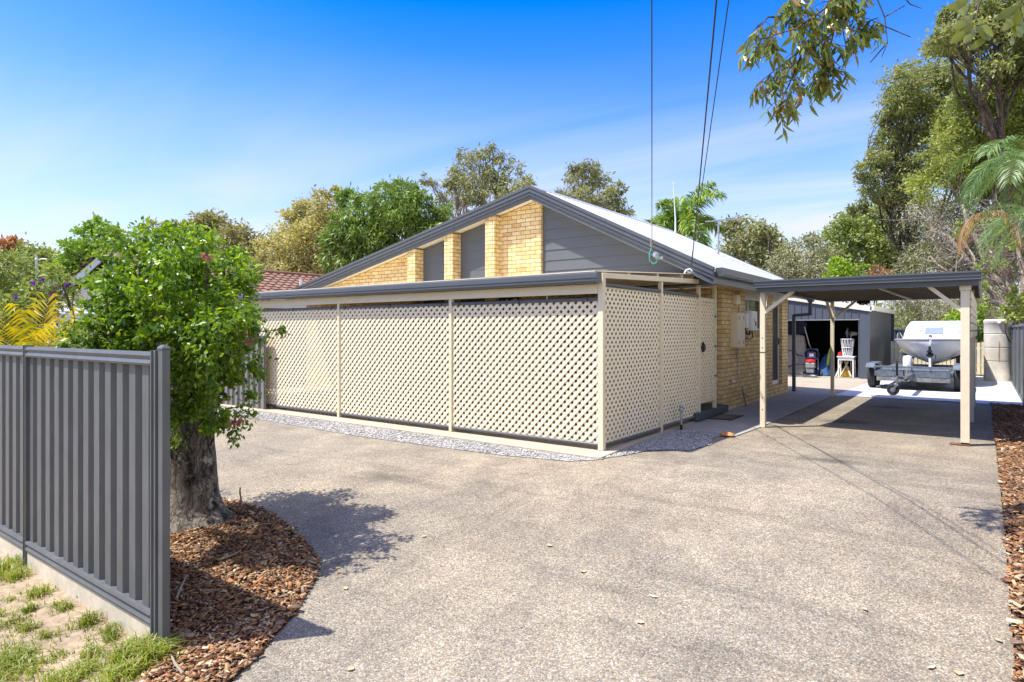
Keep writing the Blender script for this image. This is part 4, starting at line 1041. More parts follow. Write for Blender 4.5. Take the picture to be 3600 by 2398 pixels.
# table and what stands on it
t = thing('side_table', 'small white timber table at the shed doorway', 'table', (.27, 16.75, .016))
MB().box(.0, 16.5, .70, .54, 17.0, .735).build('tabletop', M['white'], t, bevel=.004)
MB().box(.03, 16.53, .60, .51, 16.97, .698).build('apron', M['white'], t)
for a in (.03, .47):
    for b in (16.53, 16.93): MB().box(a, b, .016, a + .04, b + .04, .598).build('leg', M['white'], t)
t = thing('wicker_basket', 'tall white open wicker basket standing on the small table', 'basket', (.29, 16.75, .735))
mb = MB(); c0 = (.29, 16.75)
def ring(z, r): return [(c0[0] + r * math.cos(a), c0[1] + r * math.sin(a), z) for a in [i * 2 * math.pi / 24 for i in range(25)]]
rz0, rz1 = .745, 1.315
mb.tube(ring(rz1, .205), .012, 6).tube(ring(1.03, .178), .010, 6).tube(ring(rz0, .145), .012, 6)
mb.build('hoop', M['white'], t, smooth=50)
mb = MB()
for k in range(14):
    a0 = k * 2 * math.pi / 14; a1 = a0 + 2 * math.pi / 14; a2 = a0 - 2 * math.pi / 14
    for b in (a1, a2): mb.tube([(c0[0] + .145 * math.cos(a0), c0[1] + .145 * math.sin(a0), rz0), (c0[0] + .205 * math.cos(b), c0[1] + .205 * math.sin(b), rz1)], .008, 5)
mb.build('cane', M['white'], t)
t = thing('pedestal_fan', 'grey pedestal fan standing behind the white basket', 'fan', (.30, 17.4, .016))
mb = MB(); mb.lathe([(.2, 0), (.19, .03), (.03, .05)], (.30, 17.4, .016), 20).cyl((.30, 17.4, .06), (.30, 17.4, 1.45), .018, 10); mb.build('stand', M['white'], t, smooth=40)
mb = MB(); mb.tube([(.30, 17.42, 1.5), (.46, 17.5, 1.5)], [.075, .055], 14).box(.27, 17.38, 1.42, .33, 17.44, 1.5); mb.build('motor', M['white'], t, smooth=40)
mb = MB()
for k in range(5): mb.tube([(.22 - .012 * k, 17.3 + .0 * k + .19 * math.cos(a) * (1 - .1 * k) * .4, 1.52 + .2 * math.sin(a) * (1 - .1 * k)) for a in [i * 2 * math.pi / 20 for i in range(21)]], .005, 4)
mb.cyl((.16, 17.3, 1.52), (.29, 17.4, 1.5), .045, 12); mb.build('cage', M['steel'], t)
t = thing('fuel_can', 'small red fuel can beside the white basket', 'fuel can', (.07, 16.72, .735))
RED = mat('red plastic', (.55, .03, .025), .4)
mb = MB(); mb.prism([(-.0, 16.62, .736), (.12, 16.62, .736), (.12, 16.62, .82), (.09, 16.62, .88), (.02, 16.62, .85)], (0, .16, 0)); mb.build('body', RED, t, bevel=.012)
MB().cyl((.09, 16.7, .87), (.11, 16.7, .93), .018, 10).build('cap', M['black'], t)
t = thing('shelf_unit', 'grey metal shelf rack inside shed at the door edge', 'shelf', (.72, 17.1, .016))
mb = MB()
for a in (.60, .90):
    for b in (16.85, 17.3): mb.box(a, b, .016, a + .03, b + .03, 2.0)
mb.build('frame', M['steel'], t)
for z in (.10, .75, 1.32, 1.78): MB().box(.60, 16.86, z, .93, 17.33, z + .02).build('shelf_board', M['picket'], t)
def crate(name, label, x0, y0, z0, x1, y1, z1, m, lidm=None):
    tt = thing(name, label, name.split('_')[-1], ((x0 + x1) / 2, (y0 + y1) / 2, z0))
    MB().prism([(x0 + .015, y0 + .015, z0), (x1 - .015, y0 + .015, z0), (x1 - .015, y1 - .015, z0), (x0 + .015, y1 - .015, z0)], (0, 0, z1 - z0)).build('body', m, tt, bevel=.01)
    MB().box(x0, y0, z1 + .001, x1, y1, z1 + .03).build('lid', lidm or m, tt, bevel=.006)
crate('storage_tub', 'dark blue storage tub with yellow lid on shelf rack', .62, 16.90, 1.341, .92, 17.28, 1.70, mat('navy tub', (.03, .05, .11), .4), mat('yellow lid', (.75, .55, .04), .4))
crate('carton', 'brown cardboard carton on top of the shelf rack', .62, 16.9, 1.801, .9, 17.25, 1.93, mat('cardboard', (.36, .22, .12), .8))
crate('paint_tin', 'white paint tub on the lower shelf board', .62, 16.88, .771, .76, 17.02, 1.02, M['white'])
crate('toolbox', 'yellow toolbox lying under the small white table', .12, 16.75, .017, .40, 16.95, .22, mat('yellow toolbox', (.75, .50, .03), .4))
t = thing('circular_saw', 'orange handled saw lying on the yellow toolbox', 'saw', (.26, 16.85, .25))
mb = MB(); mb.tube([(.14, 16.85, .27), (.26, 16.82, .36), (.40, 16.86, .28)], .02, 8); mb.build('handle', mat('orange plastic', (.7, .2, .03), .4), t, smooth=50)
mb = MB(); mb.cyl((.26, 16.84, .33), (.26, 16.87, .33), .075, 18); mb.build('blade', M['steel'], t)
for q, (a, b, lab) in enumerate(((-.02, .12, 'timber offcut leaning on left table leg'), (.10, .30, 'timber batten slanting under the white table'), (.42, .20, 'short timber stake propped under the table'))):
    MB().bar((a, 16.5 + .04 * q, .05), (b, 16.75 + .05 * q, .55), .04, .03).build('timber_offcut', M['picket'], None, (a, 16.5, .02), label=lab, category='timber')
t = thing('mattress', 'beige rolled mattress leaning on the dark shed wall', 'mattress', (-1.55, 17.2, .016))
mb = MB(); mb.prism([(-1.95, 17.0, .02), (-1.12, 17.0, .02), (-1.08, 17.12, .6), (-1.14, 17.22, 1.1), (-1.22, 17.3, 1.42), (-1.40, 17.3, 1.46), (-1.95, 17.3, 1.46)], (0, .2, 0)); mb.build('body', mat('beige canvas', (.42, .37, .28), .9, var=.15, scale=6), t, bevel=.05)
mb = MB(); mb.tube([(-1.9, 16.95, .9), (-1.5, 16.94, .88), (-1.35, 16.93, .75), (-1.15, 16.95, .68)], .018, 8).tube([(-1.85, 16.95, .2), (-1.6, 16.92, .32), (-1.3, 16.92, .42), (-1.1, 16.95, .40)], .025, 8).tube([(-1.55, 16.96, 1.45), (-1.4, 16.96, .9), (-1.28, 16.95, .5)], .007, 6); mb.build('strap', M['black'], t, smooth=50)
MB().tube([(-1.1, 16.9, 1.75), (-.95, 16.95, 1.1), (-.86, 17.1, .82)], [.02, .016, .016], 8).build('pressure_lance', M['steel'], None, (-.95, 16.95, .82), label='long steel lance leaning up beside the mattress', category='lance')
t = thing('tarpaulin', 'crumpled blue tarpaulin heaped beside the pressure washer', 'tarpaulin', (-.45, 17.2, .016))
mb = MB(); rr2 = random.Random(5); prof = [(.34, 0), (.30, .15), (.22, .38), (.12, .62), (.03, .72)]
mb.lathe(prof, (-.45, 17.25, .017), 14)
mb.v = [(a + rr2.uniform(-.04, .04), b + rr2.uniform(-.04, .04), c + rr2.uniform(-.0, .05)) for a, b, c in mb.v]
mb.build('sheet', mat('blue tarp', (.04, .10, .24), .45, var=.2), t, smooth=25)
MB().tube([(-.38, 17.05, .4), (-.33, 17.0, .75), (-.30, 17.0, .98)], [.05, .04, .015], 8).build('garden_sprayer', mat('lime plastic', (.25, .42, .05), .4), None, (-.33, 17.0, .4), label='lime green tool sticking up from the blue tarpaulin', category='tool')
t = thing('work_clothes', 'dark blue overalls hanging high inside the shed', 'overalls', (-1.5, 17.3, 1.5))
mb = MB(); mb.prism([(-1.85, 17.35, 1.5), (-1.2, 17.35, 1.48), (-1.1, 17.35, 1.85), (-1.25, 17.35, 1.99), (-1.8, 17.35, 1.99)], (0, .09, 0)); mb.build('cloth', mat('navy cloth', (.02, .03, .07), .9), t, bevel=.03)

# ================================================================== water tank
t = thing('water_tank', 'tall cream plastic rainwater tank with rust streak by the fence', 'water tank', (4.37, 18.0, .01))
mb = MB(); cx_, cy_ = 4.37, 18.0
def sq(r, z, n=36, p=2.7):
    out = []
    for j in range(n):
        a = 2 * math.pi * j / n; c, s = math.cos(a), math.sin(a)
        q = (abs(c) ** p + abs(s) ** p) ** (-1 / p); out.append((cx_ + r * q * c, cy_ + r * q * s, z))
    return out
prof = [(.365, .012), (.365, .19), (.355, .21)]
for z in (.64, 1.07, 1.50): prof += [(.355, z - .022), (.338, z - .006), (.338, z + .006), (.355, z + .022)]
prof += [(.355, 1.82), (.37, 1.84), (.37, 1.92), (.33, 1.96), (.10, 1.97)]
n = 36; vs = []; fs = []
for r, z in prof: vs += sq(r, z)
for i in range(len(prof) - 1):
    for j in range(n): fs.append((i * n + j, i * n + (j + 1) % n, (i + 1) * n + (j + 1) % n, (i + 1) * n + j))
fs.append(tuple(range(n))[::-1]); fs.append(tuple((len(prof) - 1) * n + j for j in range(n)))
mb.add(vs, fs); tk = mb.build('body', M['tank'], t, smooth=40)
mb = MB(); mb.cyl((4.40, 17.66, 1.88), (4.40, 17.54, 1.88), .05, 16); mb.build('inlet', M['white'], t)
mb = MB(); mb.prism([(4.40, 17.644, 1.3), (4.43, 17.644, 1.2), (4.425, 17.644, .75), (4.41, 17.644, .55), (4.385, 17.644, .8)], (0, .004, 0)); mb.build('rust_streak', mat('rust stain', (.30, .18, .09), .8, var=.4, scale=20), t)

# ================================================================== trailer carrying the boat
t = thing('flat_trailer', 'worn blue grey flatbed trailer with jockey wheel under the boat', 'trailer', (2.48, 13.6, .01))
mb = MB()
mb.box(1.66, 12.45, .37, 3.32, 12.53, .545).box(1.60, 12.42, .60, 3.38, 12.46, .655).box(1.60, 12.53, .37, 1.68, 16.6, .50).box(3.30, 12.53, .37, 3.38, 16.6, .50)
for y in (13.4, 14.3, 15.2, 16.1): mb.box(1.68, y, .40, 3.30, y + .06, .48)
for u in (1.62, 2.05, 2.48, 2.90, 3.33): mb.box(u - .02, 12.425, .547, u + .02, 12.455, .598)
mb.bar((2.48, 12.44, .43), (2.48, 10.9, .43), .09, .10).box(2.44, 10.75, .39, 2.52, 10.95, .47)
mb.build('frame', M['bluesteel'], t, bevel=.004)
mb = MB(); mb.box(1.70, 12.55, .50, 3.28, 16.5, .54); mb.build('deck', M['bluesteel'], t)
MB().box(1.66, 12.46, .245, 3.32, 12.51, .366).build('lower_board', mat('grimy grey board', (.20, .205, .21), .7, var=.35, scale=5, dirt=.3), t)
for su, u0, u1 in ((-1, 1.40, 1.59), (1, 3.39, 3.58)):
    for y in (13.0, 13.75):
        wl = MB()
        pr = [(.17, -.085), (.27, -.095), (.305, -.075), (.315, 0), (.305, .075), (.27, .095), (.17, .085)]
        o = len(wl.v)
        wl.lathe(pr, (0, 0, 0), 28); uc = (u0 + u1) / 2
        wl.v = [(uc + z, y + a, .325 + b) for a, b, z in wl.v]
        wo = wl.build('wheel', M['rubber'], t, smooth=40)
        rm = MB(); rm.lathe([(.03, -.06), (.165, -.07), (.165, .07), (.03, .06)], (0, 0, 0), 20); rm.v = [(uc + z, y + a, .325 + b) for a, b, z in rm.v]
        rm.build('rim', M['steel'], wo, smooth=40)
    mb = MB(); mb.prism([(u0 - .02, 12.55, .60), (u0 - .02, 12.7, .70), (u0 - .02, 14.05, .70), (u0 - .02, 14.2, .60), (u0 - .02, 14.2, .58), (u0 - .02, 14.03, .68), (u0 - .02, 12.72, .68), (u0 - .02, 12.55, .58)], (u1 - u0 + .03, 0, 0)); mb.build('mudguard', M['bluesteel'], t)
jw = MB(); jw.cyl((2.30, 10.72, .24), (2.30, 10.72, .50), .022, 12).bar((2.30, 10.70, .45), (2.46, 10.85, .43), .05, .06)
jw.bar((2.30, 10.67, .27), (2.22, 10.65, .145), .012, .05).bar((2.30, 10.77, .27), (2.22, 10.79, .145), .012, .05).box(2.26, 10.65, .25, 2.33, 10.79, .275); js = jw.build('jockey_stand', M['steel'], t, smooth=40)
MB().cyl((2.30, 10.72, .501), (2.30, 10.72, .80), .026, 12).cyl((2.30, 10.72, .80), (2.30, 10.72, .86), .010, 8).bar((2.30, 10.72, .84), (2.36, 10.66, .84), .012, .012).build('jockey_tube', M['black'], t, smooth=40)
wl = MB(); wl.lathe([(.06, -.035), (.115, -.045), (.135, -.02), (.135, .02), (.115, .045), (.06, .035)], (0, 0, 0), 24); wl.v = [(2.22 + a, 10.72 + z, .147 + b) for a, b, z in wl.v]
wo = wl.build('jockey_wheel', M['rubber'], t, smooth=40)
rm = MB(); rm.lathe([(.02, -.04), (.058, -.036), (.058, .036), (.02, .04)], (0, 0, 0), 16); rm.v = [(2.22 + a, 10.72 + z, .147 + b) for a, b, z in rm.v]; rm.build('rim', M['steel'], wo, smooth=40)
mb = MB(); mb.cyl((2.48, 10.80, .40), (2.48, 10.70, .46), .045, 12).bar((2.48, 10.95, .48), (2.50, 11.1, .75), .02, .03).bar((2.44, 10.9, .47), (2.42, 10.85, .62), .02, .02)
for k in range(9):
    a = k * .45
    mb.tube([(2.56 + .035 * math.cos(b) + .012 * k, 10.86, .30 + .05 * math.sin(a) + .035 * math.sin(b)) for b in [i * 1.05 for i in range(7)]], .006, 5)
mb.tube([(2.56, 10.9, .42), (2.62, 10.85, .30), (2.66, 10.9, .40), (2.62, 11.0, .46)], .015, 8).tube([(2.40, 10.9, .42), (2.36, 10.85, .32), (2.24, 10.9, .38)], .012, 8)
mb.build('coupling', M['black'], t, smooth=40)

# winch post and cradle on the trailer
t = thing('winch_post', 'black boat winch post standing on the flat trailer', 'winch', (2.80, 13.75, .56))
mb = MB(); mb.bar((2.82, 14.0, .56), (2.80, 13.82, 1.02), .06, .06).bar((2.82, 13.5, .56), (2.80, 13.80, .85), .05, .05); mb.build('post', M['steel'], t)
mb = MB(); mb.cyl((2.72, 13.78, .93), (2.88, 13.78, .93), .055, 14).box(2.74, 13.70, 1.0, 2.86, 13.86, 1.05).tube([(2.88, 13.78, .93), (2.94, 13.78, .93), (2.94, 13.74, .80)], .012, 6).cyl((2.80, 13.78, 1.05), (2.80, 13.78, 1.16), .03, 10); mb.build('winch', M['black'], t, smooth=40)

# half cabin boat, bow towards the street
boat = thing('cabin_boat', 'white half-cabin motor boat with its bow facing the carport', 'boat', (2.80, 16.6, .62))
BX = 2.80
st = [ # v, half beam at gunwale, half beam at chine, keel z, chine z, gunwale z
    (13.95, .02, .01, 1.16, 1.20, 1.345), (14.08, .33, .10, .98, 1.10, 1.345), (14.35, .62, .26, .74, .98, 1.34), (14.8, .86, .47, .62, .92, 1.33), (15.5, .99, .68, .58, .87, 1.31), (16.5, 1.03, .80, .575, .84, 1.28), (18.0, 1.02, .84, .575, .83, 1.25), (19.4, .98, .82, .575, .83, 1.24)]
vs = []; fs = []
for (v, g_, c_, kz, cz, gz) in st:
    vs += [(BX - g_, v, gz), (BX - g_ * .97, v, gz - .06), (BX - (g_ + c_) / 2, v, (gz + cz) / 2 - .03), (BX - c_, v, cz), (BX, v, kz), (BX + c_, v, cz), (BX + (g_ + c_) / 2, v, (gz + cz) / 2 - .03), (BX + g_ * .97, v, gz - .06), (BX + g_, v, gz)]
for i in range(len(st) - 1):
    for j in range(8): fs.append((i * 9 + j, i * 9 + j + 1, (i + 1) * 9 + j + 1, (i + 1) * 9 + j))
fs.append(tuple(range(9))); fs.append(tuple((len(st) - 1) * 9 + j for j in range(9)))
mb = MB().add(vs, fs); hull = mb.build('hull', M['offwhite'], boat, smooth=35)
mb = MB(); k = len(st)
for sgn in (-1, 1): mb.tube([(BX + sgn * (s[1] + .005), s[0], s[5] + .005) for s in st], .028, 8)
mb.build('gunwale_strip', mat('grey rubber strip', (.28, .29, .30), .6), boat, smooth=50)
vs = []; fs = []
for (v, g_, c_, kz, cz, gz) in st[:6]:
    vs += [(BX - g_, v, gz + .004), (BX - g_ * .5, v, gz + .035 + g_ * .05), (BX, v, gz + .05 + g_ * .06), (BX + g_ * .5, v, gz + .035 + g_ * .05), (BX + g_, v, gz + .004)]
for i in range(5):
    for j in range(4): fs.append((i * 5 + j, i * 5 + j + 1, (i + 1) * 5 + j + 1, (i + 1) * 5 + j))
MB().add(vs, fs).build('foredeck', M['white'], boat, smooth=50)
# cabin: (v, half width, z bottom, z top) lofted
cb = [(14.9, .60, 1.335, 1.385), (15.72, .80, 1.335, 1.46), (16.04, .79, 1.335, 1.745), (16.06, .84, 1.335, 1.775), (16.30, .82, 1.335, 1.89), (17.3, .82, 1.30, 1.915)]
vs = []; fs = []
for (v, hw, z0, z1) in cb:
    vs += [(BX - hw, v, z0), (BX - hw * .90, v, z0 + (z1 - z0) * .75), (BX - hw * .78, v, z1), (BX + hw * .78, v, z1), (BX + hw * .90, v, z0 + (z1 - z0) * .75), (BX + hw, v, z0)]
for i in range(len(cb) - 1):
    for j in range(5): fs.append((i * 6 + j, i * 6 + j + 1, (i + 1) * 6 + j + 1, (i + 1) * 6 + j))
fs.append(tuple(range(6))); fs.append(tuple((len(cb) - 1) * 6 + j for j in range(6)))
MB().add(vs, fs).build('cabin', M['white'], boat, bevel=.02, smooth=40)
mb = MB(); mb.prism([(BX - .24, 15.755, 1.500), (BX + .24, 15.755, 1.500), (BX + .23, 15.985, 1.705), (BX - .23, 15.985, 1.705)], (0, -.012, .010)); mb.build('window', mat('grey cabin window', (.22, .26, .30), .12), boat, bevel=.004)
for s in (-1, 1):
    mb = MB(); mb.prism([(BX + s * .34, 15.85, 1.585), (BX + s * .68, 15.85, 1.585), (BX + s * .66, 15.90, 1.63), (BX + s * .34, 15.90, 1.63)], (0, -.012, .010)); mb.build('stripe', mat('faded blue stripe', (.42, .44, .52), .3), boat)
mb = MB()
for s in (-1, 1): mb.tube([(BX + s * .95, 15.6, 1.33), (BX + s * .93, 15.55, 1.52), (BX + s * .80, 14.8, 1.54), (BX + s * .70, 14.6, 1.36)], .012, 6)
mb.build('bow_rail', M['steel'], boat, smooth=50)
mb = MB(); mb.box(BX - .06, 14.05, 1.37, BX + .06, 14.2, 1.42).cyl((BX - .05, 14.1, 1.47), (BX + .05, 14.1, 1.47), .05, 12).cyl((BX, 14.02, 1.36), (BX, 14.02, 1.5), .02, 8); mb.build('bow_fitting', M['steel'], boat, bevel=.01)
mb = MB()
for s in (-1, 1): mb.tube([(BX + s * .15, 14.2, 1.40), (BX + s * .40, 15.2, 1.42), (BX + s * .36, 15.72, 1.475), (BX + s * .30, 16.04, 1.765)], .006, 5)
mb.tube([(BX - .95, 15.4, 1.34), (BX - .72, 16.03, 1.745), (BX, 16.02, 1.762), (BX + .72, 16.03, 1.745), (BX + .95, 15.4, 1.34)], .007, 5)
mb.build('rope', M['black'], boat, smooth=50)
for s, lab in ((-1, 'grey boat stand under left hull flank'), (1, 'grey boat stand under right hull flank')):
    mb = MB(); mb.box(BX + s * .62 - .05, 14.9, .561, BX + s * .62 + .05, 15.02, .86).bar((BX + s * .45, 14.96, .78), (BX + s * .75, 14.96, .92), .1, .05); mb.build('boat_stand', M['black'], None, (BX + s * .62, 14.95, .561), label=lab, category='stand', group='stands under the boat')
t = thing('bucket', 'white plastic drum standing on trailer under the boat', 'drum', (2.22, 14.5, .54))
mb = MB(); mb.lathe([(.12, 0), (.125, .26), (.10, .31), (.03, .33)], (2.22, 14.5, .542), 20); mb.build('body', M['white'], t, smooth=40)
MB().tube([(2.02, 14.75, .98), (2.05, 14.72, 1.03), (2.10, 14.75, .97)], .018, 8).build('yellow_strap', mat('yellow webbing', (.7, .6, .05), .6), None, (2.05, 14.72, .97), label='yellow strap hooked on the boat side', category='strap')

# ================================================================== small things on the ground
t = thing('door_mat', 'worn brown coir mat with black edge by gate step', 'mat', (.05, 4.25, .013))
q = [(-.36, 3.87), (-.06, 4.72), (.37, 4.66), (.36, 4.0)]
q = [(.02, 3.86), (.02, 4.62), (.42, 4.66), (.42, 3.90)]
MB().prism([(a, b, .0135) for a, b in q], (0, 0, .012)).build('backing', M['rubber'], t)
MB().prism([(.22 + (a - .22) * .86, 4.26 + (b - 4.26) * .90, .026) for a, b in q], (0, 0, .004)).build('pile', mat('brown coir', (.17, .12, .07), .95, var=.6, scale=16), t)
t = thing('solar_light', 'slim steel garden light stuck in blue gravel', 'garden light', (.10, 2.40, .01))
MB().cyl((.10, 2.40, .0), (.10, 2.40, .09), .022, 12).build('spike', M['black'], t)
MB().cyl((.10, 2.40, .09), (.10, 2.40, .30), .021, 16).build('tube', M['steel'], t, smooth=40)
MB().lathe([(.03, 0), (.036, .01), (.036, .05), (.03, .06), (.036, .07), (.036, .10), (.02, .115)], (.10, 2.40, .30), 18).build('lamp_head', M['steel'], t, smooth=40)
mb = MB(); rs = random.Random(3); mb.lathe([(.05, 0), (.12, .02), (.11, .06), (.05, .085), (.01, .09)], (0, 0, 0), 12)
mb.v = [(.90 + (a * .95 + rs.uniform(-.008, .008)), 2.20 + b * .55 + rs.uniform(-.008, .008), c * .7 + .012) for a, b, c in mb.v]
mb.build('sandstone_rock', mat('orange sandstone', (.50, .24, .09), .9, var=.3, scale=14), None, (.9, 2.2, .012), smooth=60, label='orange sandstone rock at the corner of concrete path', category='rock')
g = on_ground(850, 1795)
mb = MB(); mb.tube([(g.x, g.y, g.z), (g.x - .01, g.y, g.z + .10), (g.x - .035, g.y, g.z + .19), (g.x - .03, g.y, g.z + .24)], [.012, .010, .009, .007], 7).tube([(g.x - .035, g.y, g.z + .19), (g.x - .06, g.y + .01, g.z + .22)], [.007, .004], 6)
mb.build('dead_stick', M['twig'], None, tuple(g), smooth=60, label='bare upright stick at back edge of mulch bed', category='stick')
for (pts, lab) in ((((1262 / 1.9617, 2398), (1205 / 1.9617, 2360), (1180 / 1.9617, 2330)), 'curled grey stick on mulch near fence end'), (((1215 / 1.9617, 1600 + 1040 / 1.9617), (1250 / 1.9617, 1600 + 950 / 1.9617), (1285 / 1.9617, 1600 + 880 / 1.9617)), 'thin dark twig lying on mulch by fence'), (((1620 / 1.9617, 1600 + 535 / 1.9617), (1700 / 1.9617, 1600 + 530 / 1.9617), (1765 / 1.9617, 1600 + 510 / 1.9617)), 'pale stripped stick on mulch below trunk'), (((1505 / 1.9617, 1600 + 765 / 1.9617), (1590 / 1.9617, 1600 + 735 / 1.9617), (1660 / 1.9617, 1600 + 700 / 1.9617)), 'brown stick across sunlit patch of mulch')):
    ps = [on_ground(*p) + Vector((0, 0, .05)) for p in pts]
    MB().tube(ps, [.010, .009, .005], 6).build('fallen_stick', M['twig'], None, tuple(ps[0]), smooth=60, label=lab, category='stick', group='sticks lying on the mulch')
LV = [(1491, 1888, 'small tan leaf near driveway crack', 0), (1932, 1921, 'round tan leaf in mid driveway', 1), (2050, 2012, 'pale curled leaf beside brown twig leaf', 0), (2297, 2100, 'long cream curved leaf on driveway', 2), (2252, 2192, 'pale triangular leaf on driveway', 1), (1215, 2071, 'yellow leaf near mulch bed edge', 1), (1233, 2355, 'cream leaf at bottom driveway edge', 0),
      (3040, 2145, 'green leaf on right driveway', 3), (3275, 2350, 'thin cream curl on driveway', 2), (3370, 2370, 'large pale leaf near mulch strip', 0), (3510, 2255, 'olive leaf beside mulch strip', 3), (1190, 2015, 'brown leaf beside tree shadow', 4)]
LM = [mat('tan leaf', (.50, .36, .20), .7), mat('straw leaf', (.58, .44, .24), .7), mat('cream leaf', (.62, .52, .36), .7), mat('olive leaf', (.38, .38, .22), .7), mat('rust leaf', (.34, .15, .06), .7)]
for i, (x, y, lab, k) in enumerate(LV):
    g = on_ground(x, y); a = i * 2.1; l = (.045, .035, .065, .05, .03)[k]; wd = (.022, .026, .012, .016, .018)[k]
    d = Vector((math.cos(a), math.sin(a), 0)); s = Vector((-d.y, d.x, 0)); up = Vector((0, 0, 1)); b0 = g + up * .004
    mb = MB(); pts = []
    for j in range(5):
        q = j / 4; ww = wd * math.sin(math.pi * (.08 + .84 * q)); c = b0 + d * (l * (q - .5)) + up * (.005 * abs(q - .5) * 2)
        pts += [c - s * ww + up * .003, c + up * .0005, c + s * ww + up * .004]
    fs = []
    for j in range(4):
        for h in range(2): fs.append((j * 3 + h, j * 3 + h + 1, j * 3 + h + 4, j * 3 + h + 3))
    mb.add(pts, fs); mb.build('fallen_leaf', LM[k], None, tuple(b0), smooth=80, label=lab, category='leaf', group='fallen leaves on the driveway')

# ================================================================== roof aerial, whip aerial, overhead lines
t = thing('tv_antenna', 'grey television aerial on a mast above white roof', 'antenna', (-1.36, 8.53, 3.45))
MB().cyl((-1.36, 8.53, 3.40), (-1.36, 8.53, 4.40), .022, 10).build('mast', M['steel'], t)
mb = MB(); mb.bar((-1.62, 8.34, 4.355), (-.92, 8.86, 4.43), .03, .03)
for q in np.linspace(0.05, .95, 9):
    p = Vector((-1.62, 8.34, 4.36)).lerp(Vector((-.92, 8.86, 4.435)), float(q)); h = .12 - .05 * q
    mb.bar(p + Vector((-.6, .8, 0)) * h, p - Vector((-.6, .8, 0)) * h, .008, .008)
mb.build('boom', M['steel'], t)
MB().tube([(-2.62, 8.84, 4.1), (-2.62, 8.84, 4.6), (-2.67, 8.80, 5.6)], [.03, .02, .006], 8).build('whip_aerial', M['white'], None, (-2.62, 8.84, 4.1), smooth=60, label='thin white whip aerial behind the roof ridge', category='aerial')

def wire(name, a, b, sag, r, label, m=None):
    a = Vector(a); b = Vector(b); pts = []
    for i in range(33):
        q = i / 32; p = a.lerp(b, q); p.z -= sag * 4 * q * (1 - q); pts.append(p)
    return MB().tube(pts, r, 6).build(name, m or M['black'], None, tuple(a), smooth=60, label=label, category='power line', group='overhead lines to the gable')
def far(x0, y0, Zs, z):     # a point further along the vertical image line through x0, nearer the street
    p = P(x0, y0, Zs); p.z = z; return p
A1 = P(2292, 868, 10.95); A2 = P(2432, 930, 10.6); A3 = P(2428, 934, 10.6)
wire('power_line', A1, far(2293, 0, -9.0, 7.6), .16, .006, 'single straight overhead line nearest the roof apex')
def through(A, x, y, Z, k):   # end point k times as far, along the line from A through the given view point
    B = P(x, y, Z); return A + (B - A) * k
wire('power_line', A2, through(A2, 2515, 0, 4.6, 3.2), .10, .007, 'twisted grey overhead line meeting the lower gable')
wire('power_line', A3, through(A3, 2556, 0, 4.6, 3.2), .10, .0045, 'thin paired overhead line slightly right of twisted line')
t = thing('service_bracket', 'round grey insulator with green wire loop on gable', 'bracket', (-.6, 3.1, 2.9))
c = P(2312, 897, 11.0)
mb = MB(); mb.cyl(c, c + Vector((0, -.10, 0)), .05, 16).cyl(c + Vector((0, -.1, 0)), c + Vector((0, -.13, 0)), .03, 12).box(c.x - .03, c.y - .02, c.z - .07, c.x + .10, c.y + .04, c.z - .03); mb.build('insulator', M['steel'], t, smooth=40)
gp = [A1, P(2283, 892, 10.95), P(2284, 915, 10.95), P(2295, 928, 10.95), P(2308, 922, 10.95), P(2312, 908, 10.95)]
MB().tube(gp, .010, 8).build('earth_loop', mat('green wire', (.05, .36, .28), .4), t, smooth=60)
MB().tube([A1, P(2290, 850, 10.95), P(2291, 843, 10.9)], [.022, .02, .014], 8).build('clamp', M['twig'], t, smooth=60)
t = thing('cable_clamp', 'white looped cable clamp where two lines meet the gable', 'clamp', tuple(P(2422, 950, 10.6)))
mb = MB(); mb.tube([P(2406, 962, 10.6), P(2412, 950, 10.6), P(2424, 946, 10.6), P(2433, 952, 10.6), P(2428, 960, 10.6), P(2416, 956, 10.6)], .014, 8); mb.build('loop', M['white'], t, smooth=60)
mb = MB(); mb.tube([P(2430, 955, 10.6), P(2455, 966, 10.5), P(2490, 985, 10.42), P(2506, 996, 10.4)], .009, 6).tube([P(2430, 958, 10.6), P(2452, 974, 10.5), P(2485, 990, 10.42), P(2505, 999, 10.4)], .009, 6); mb.build('tail_cable', M['step'], t, smooth=60)

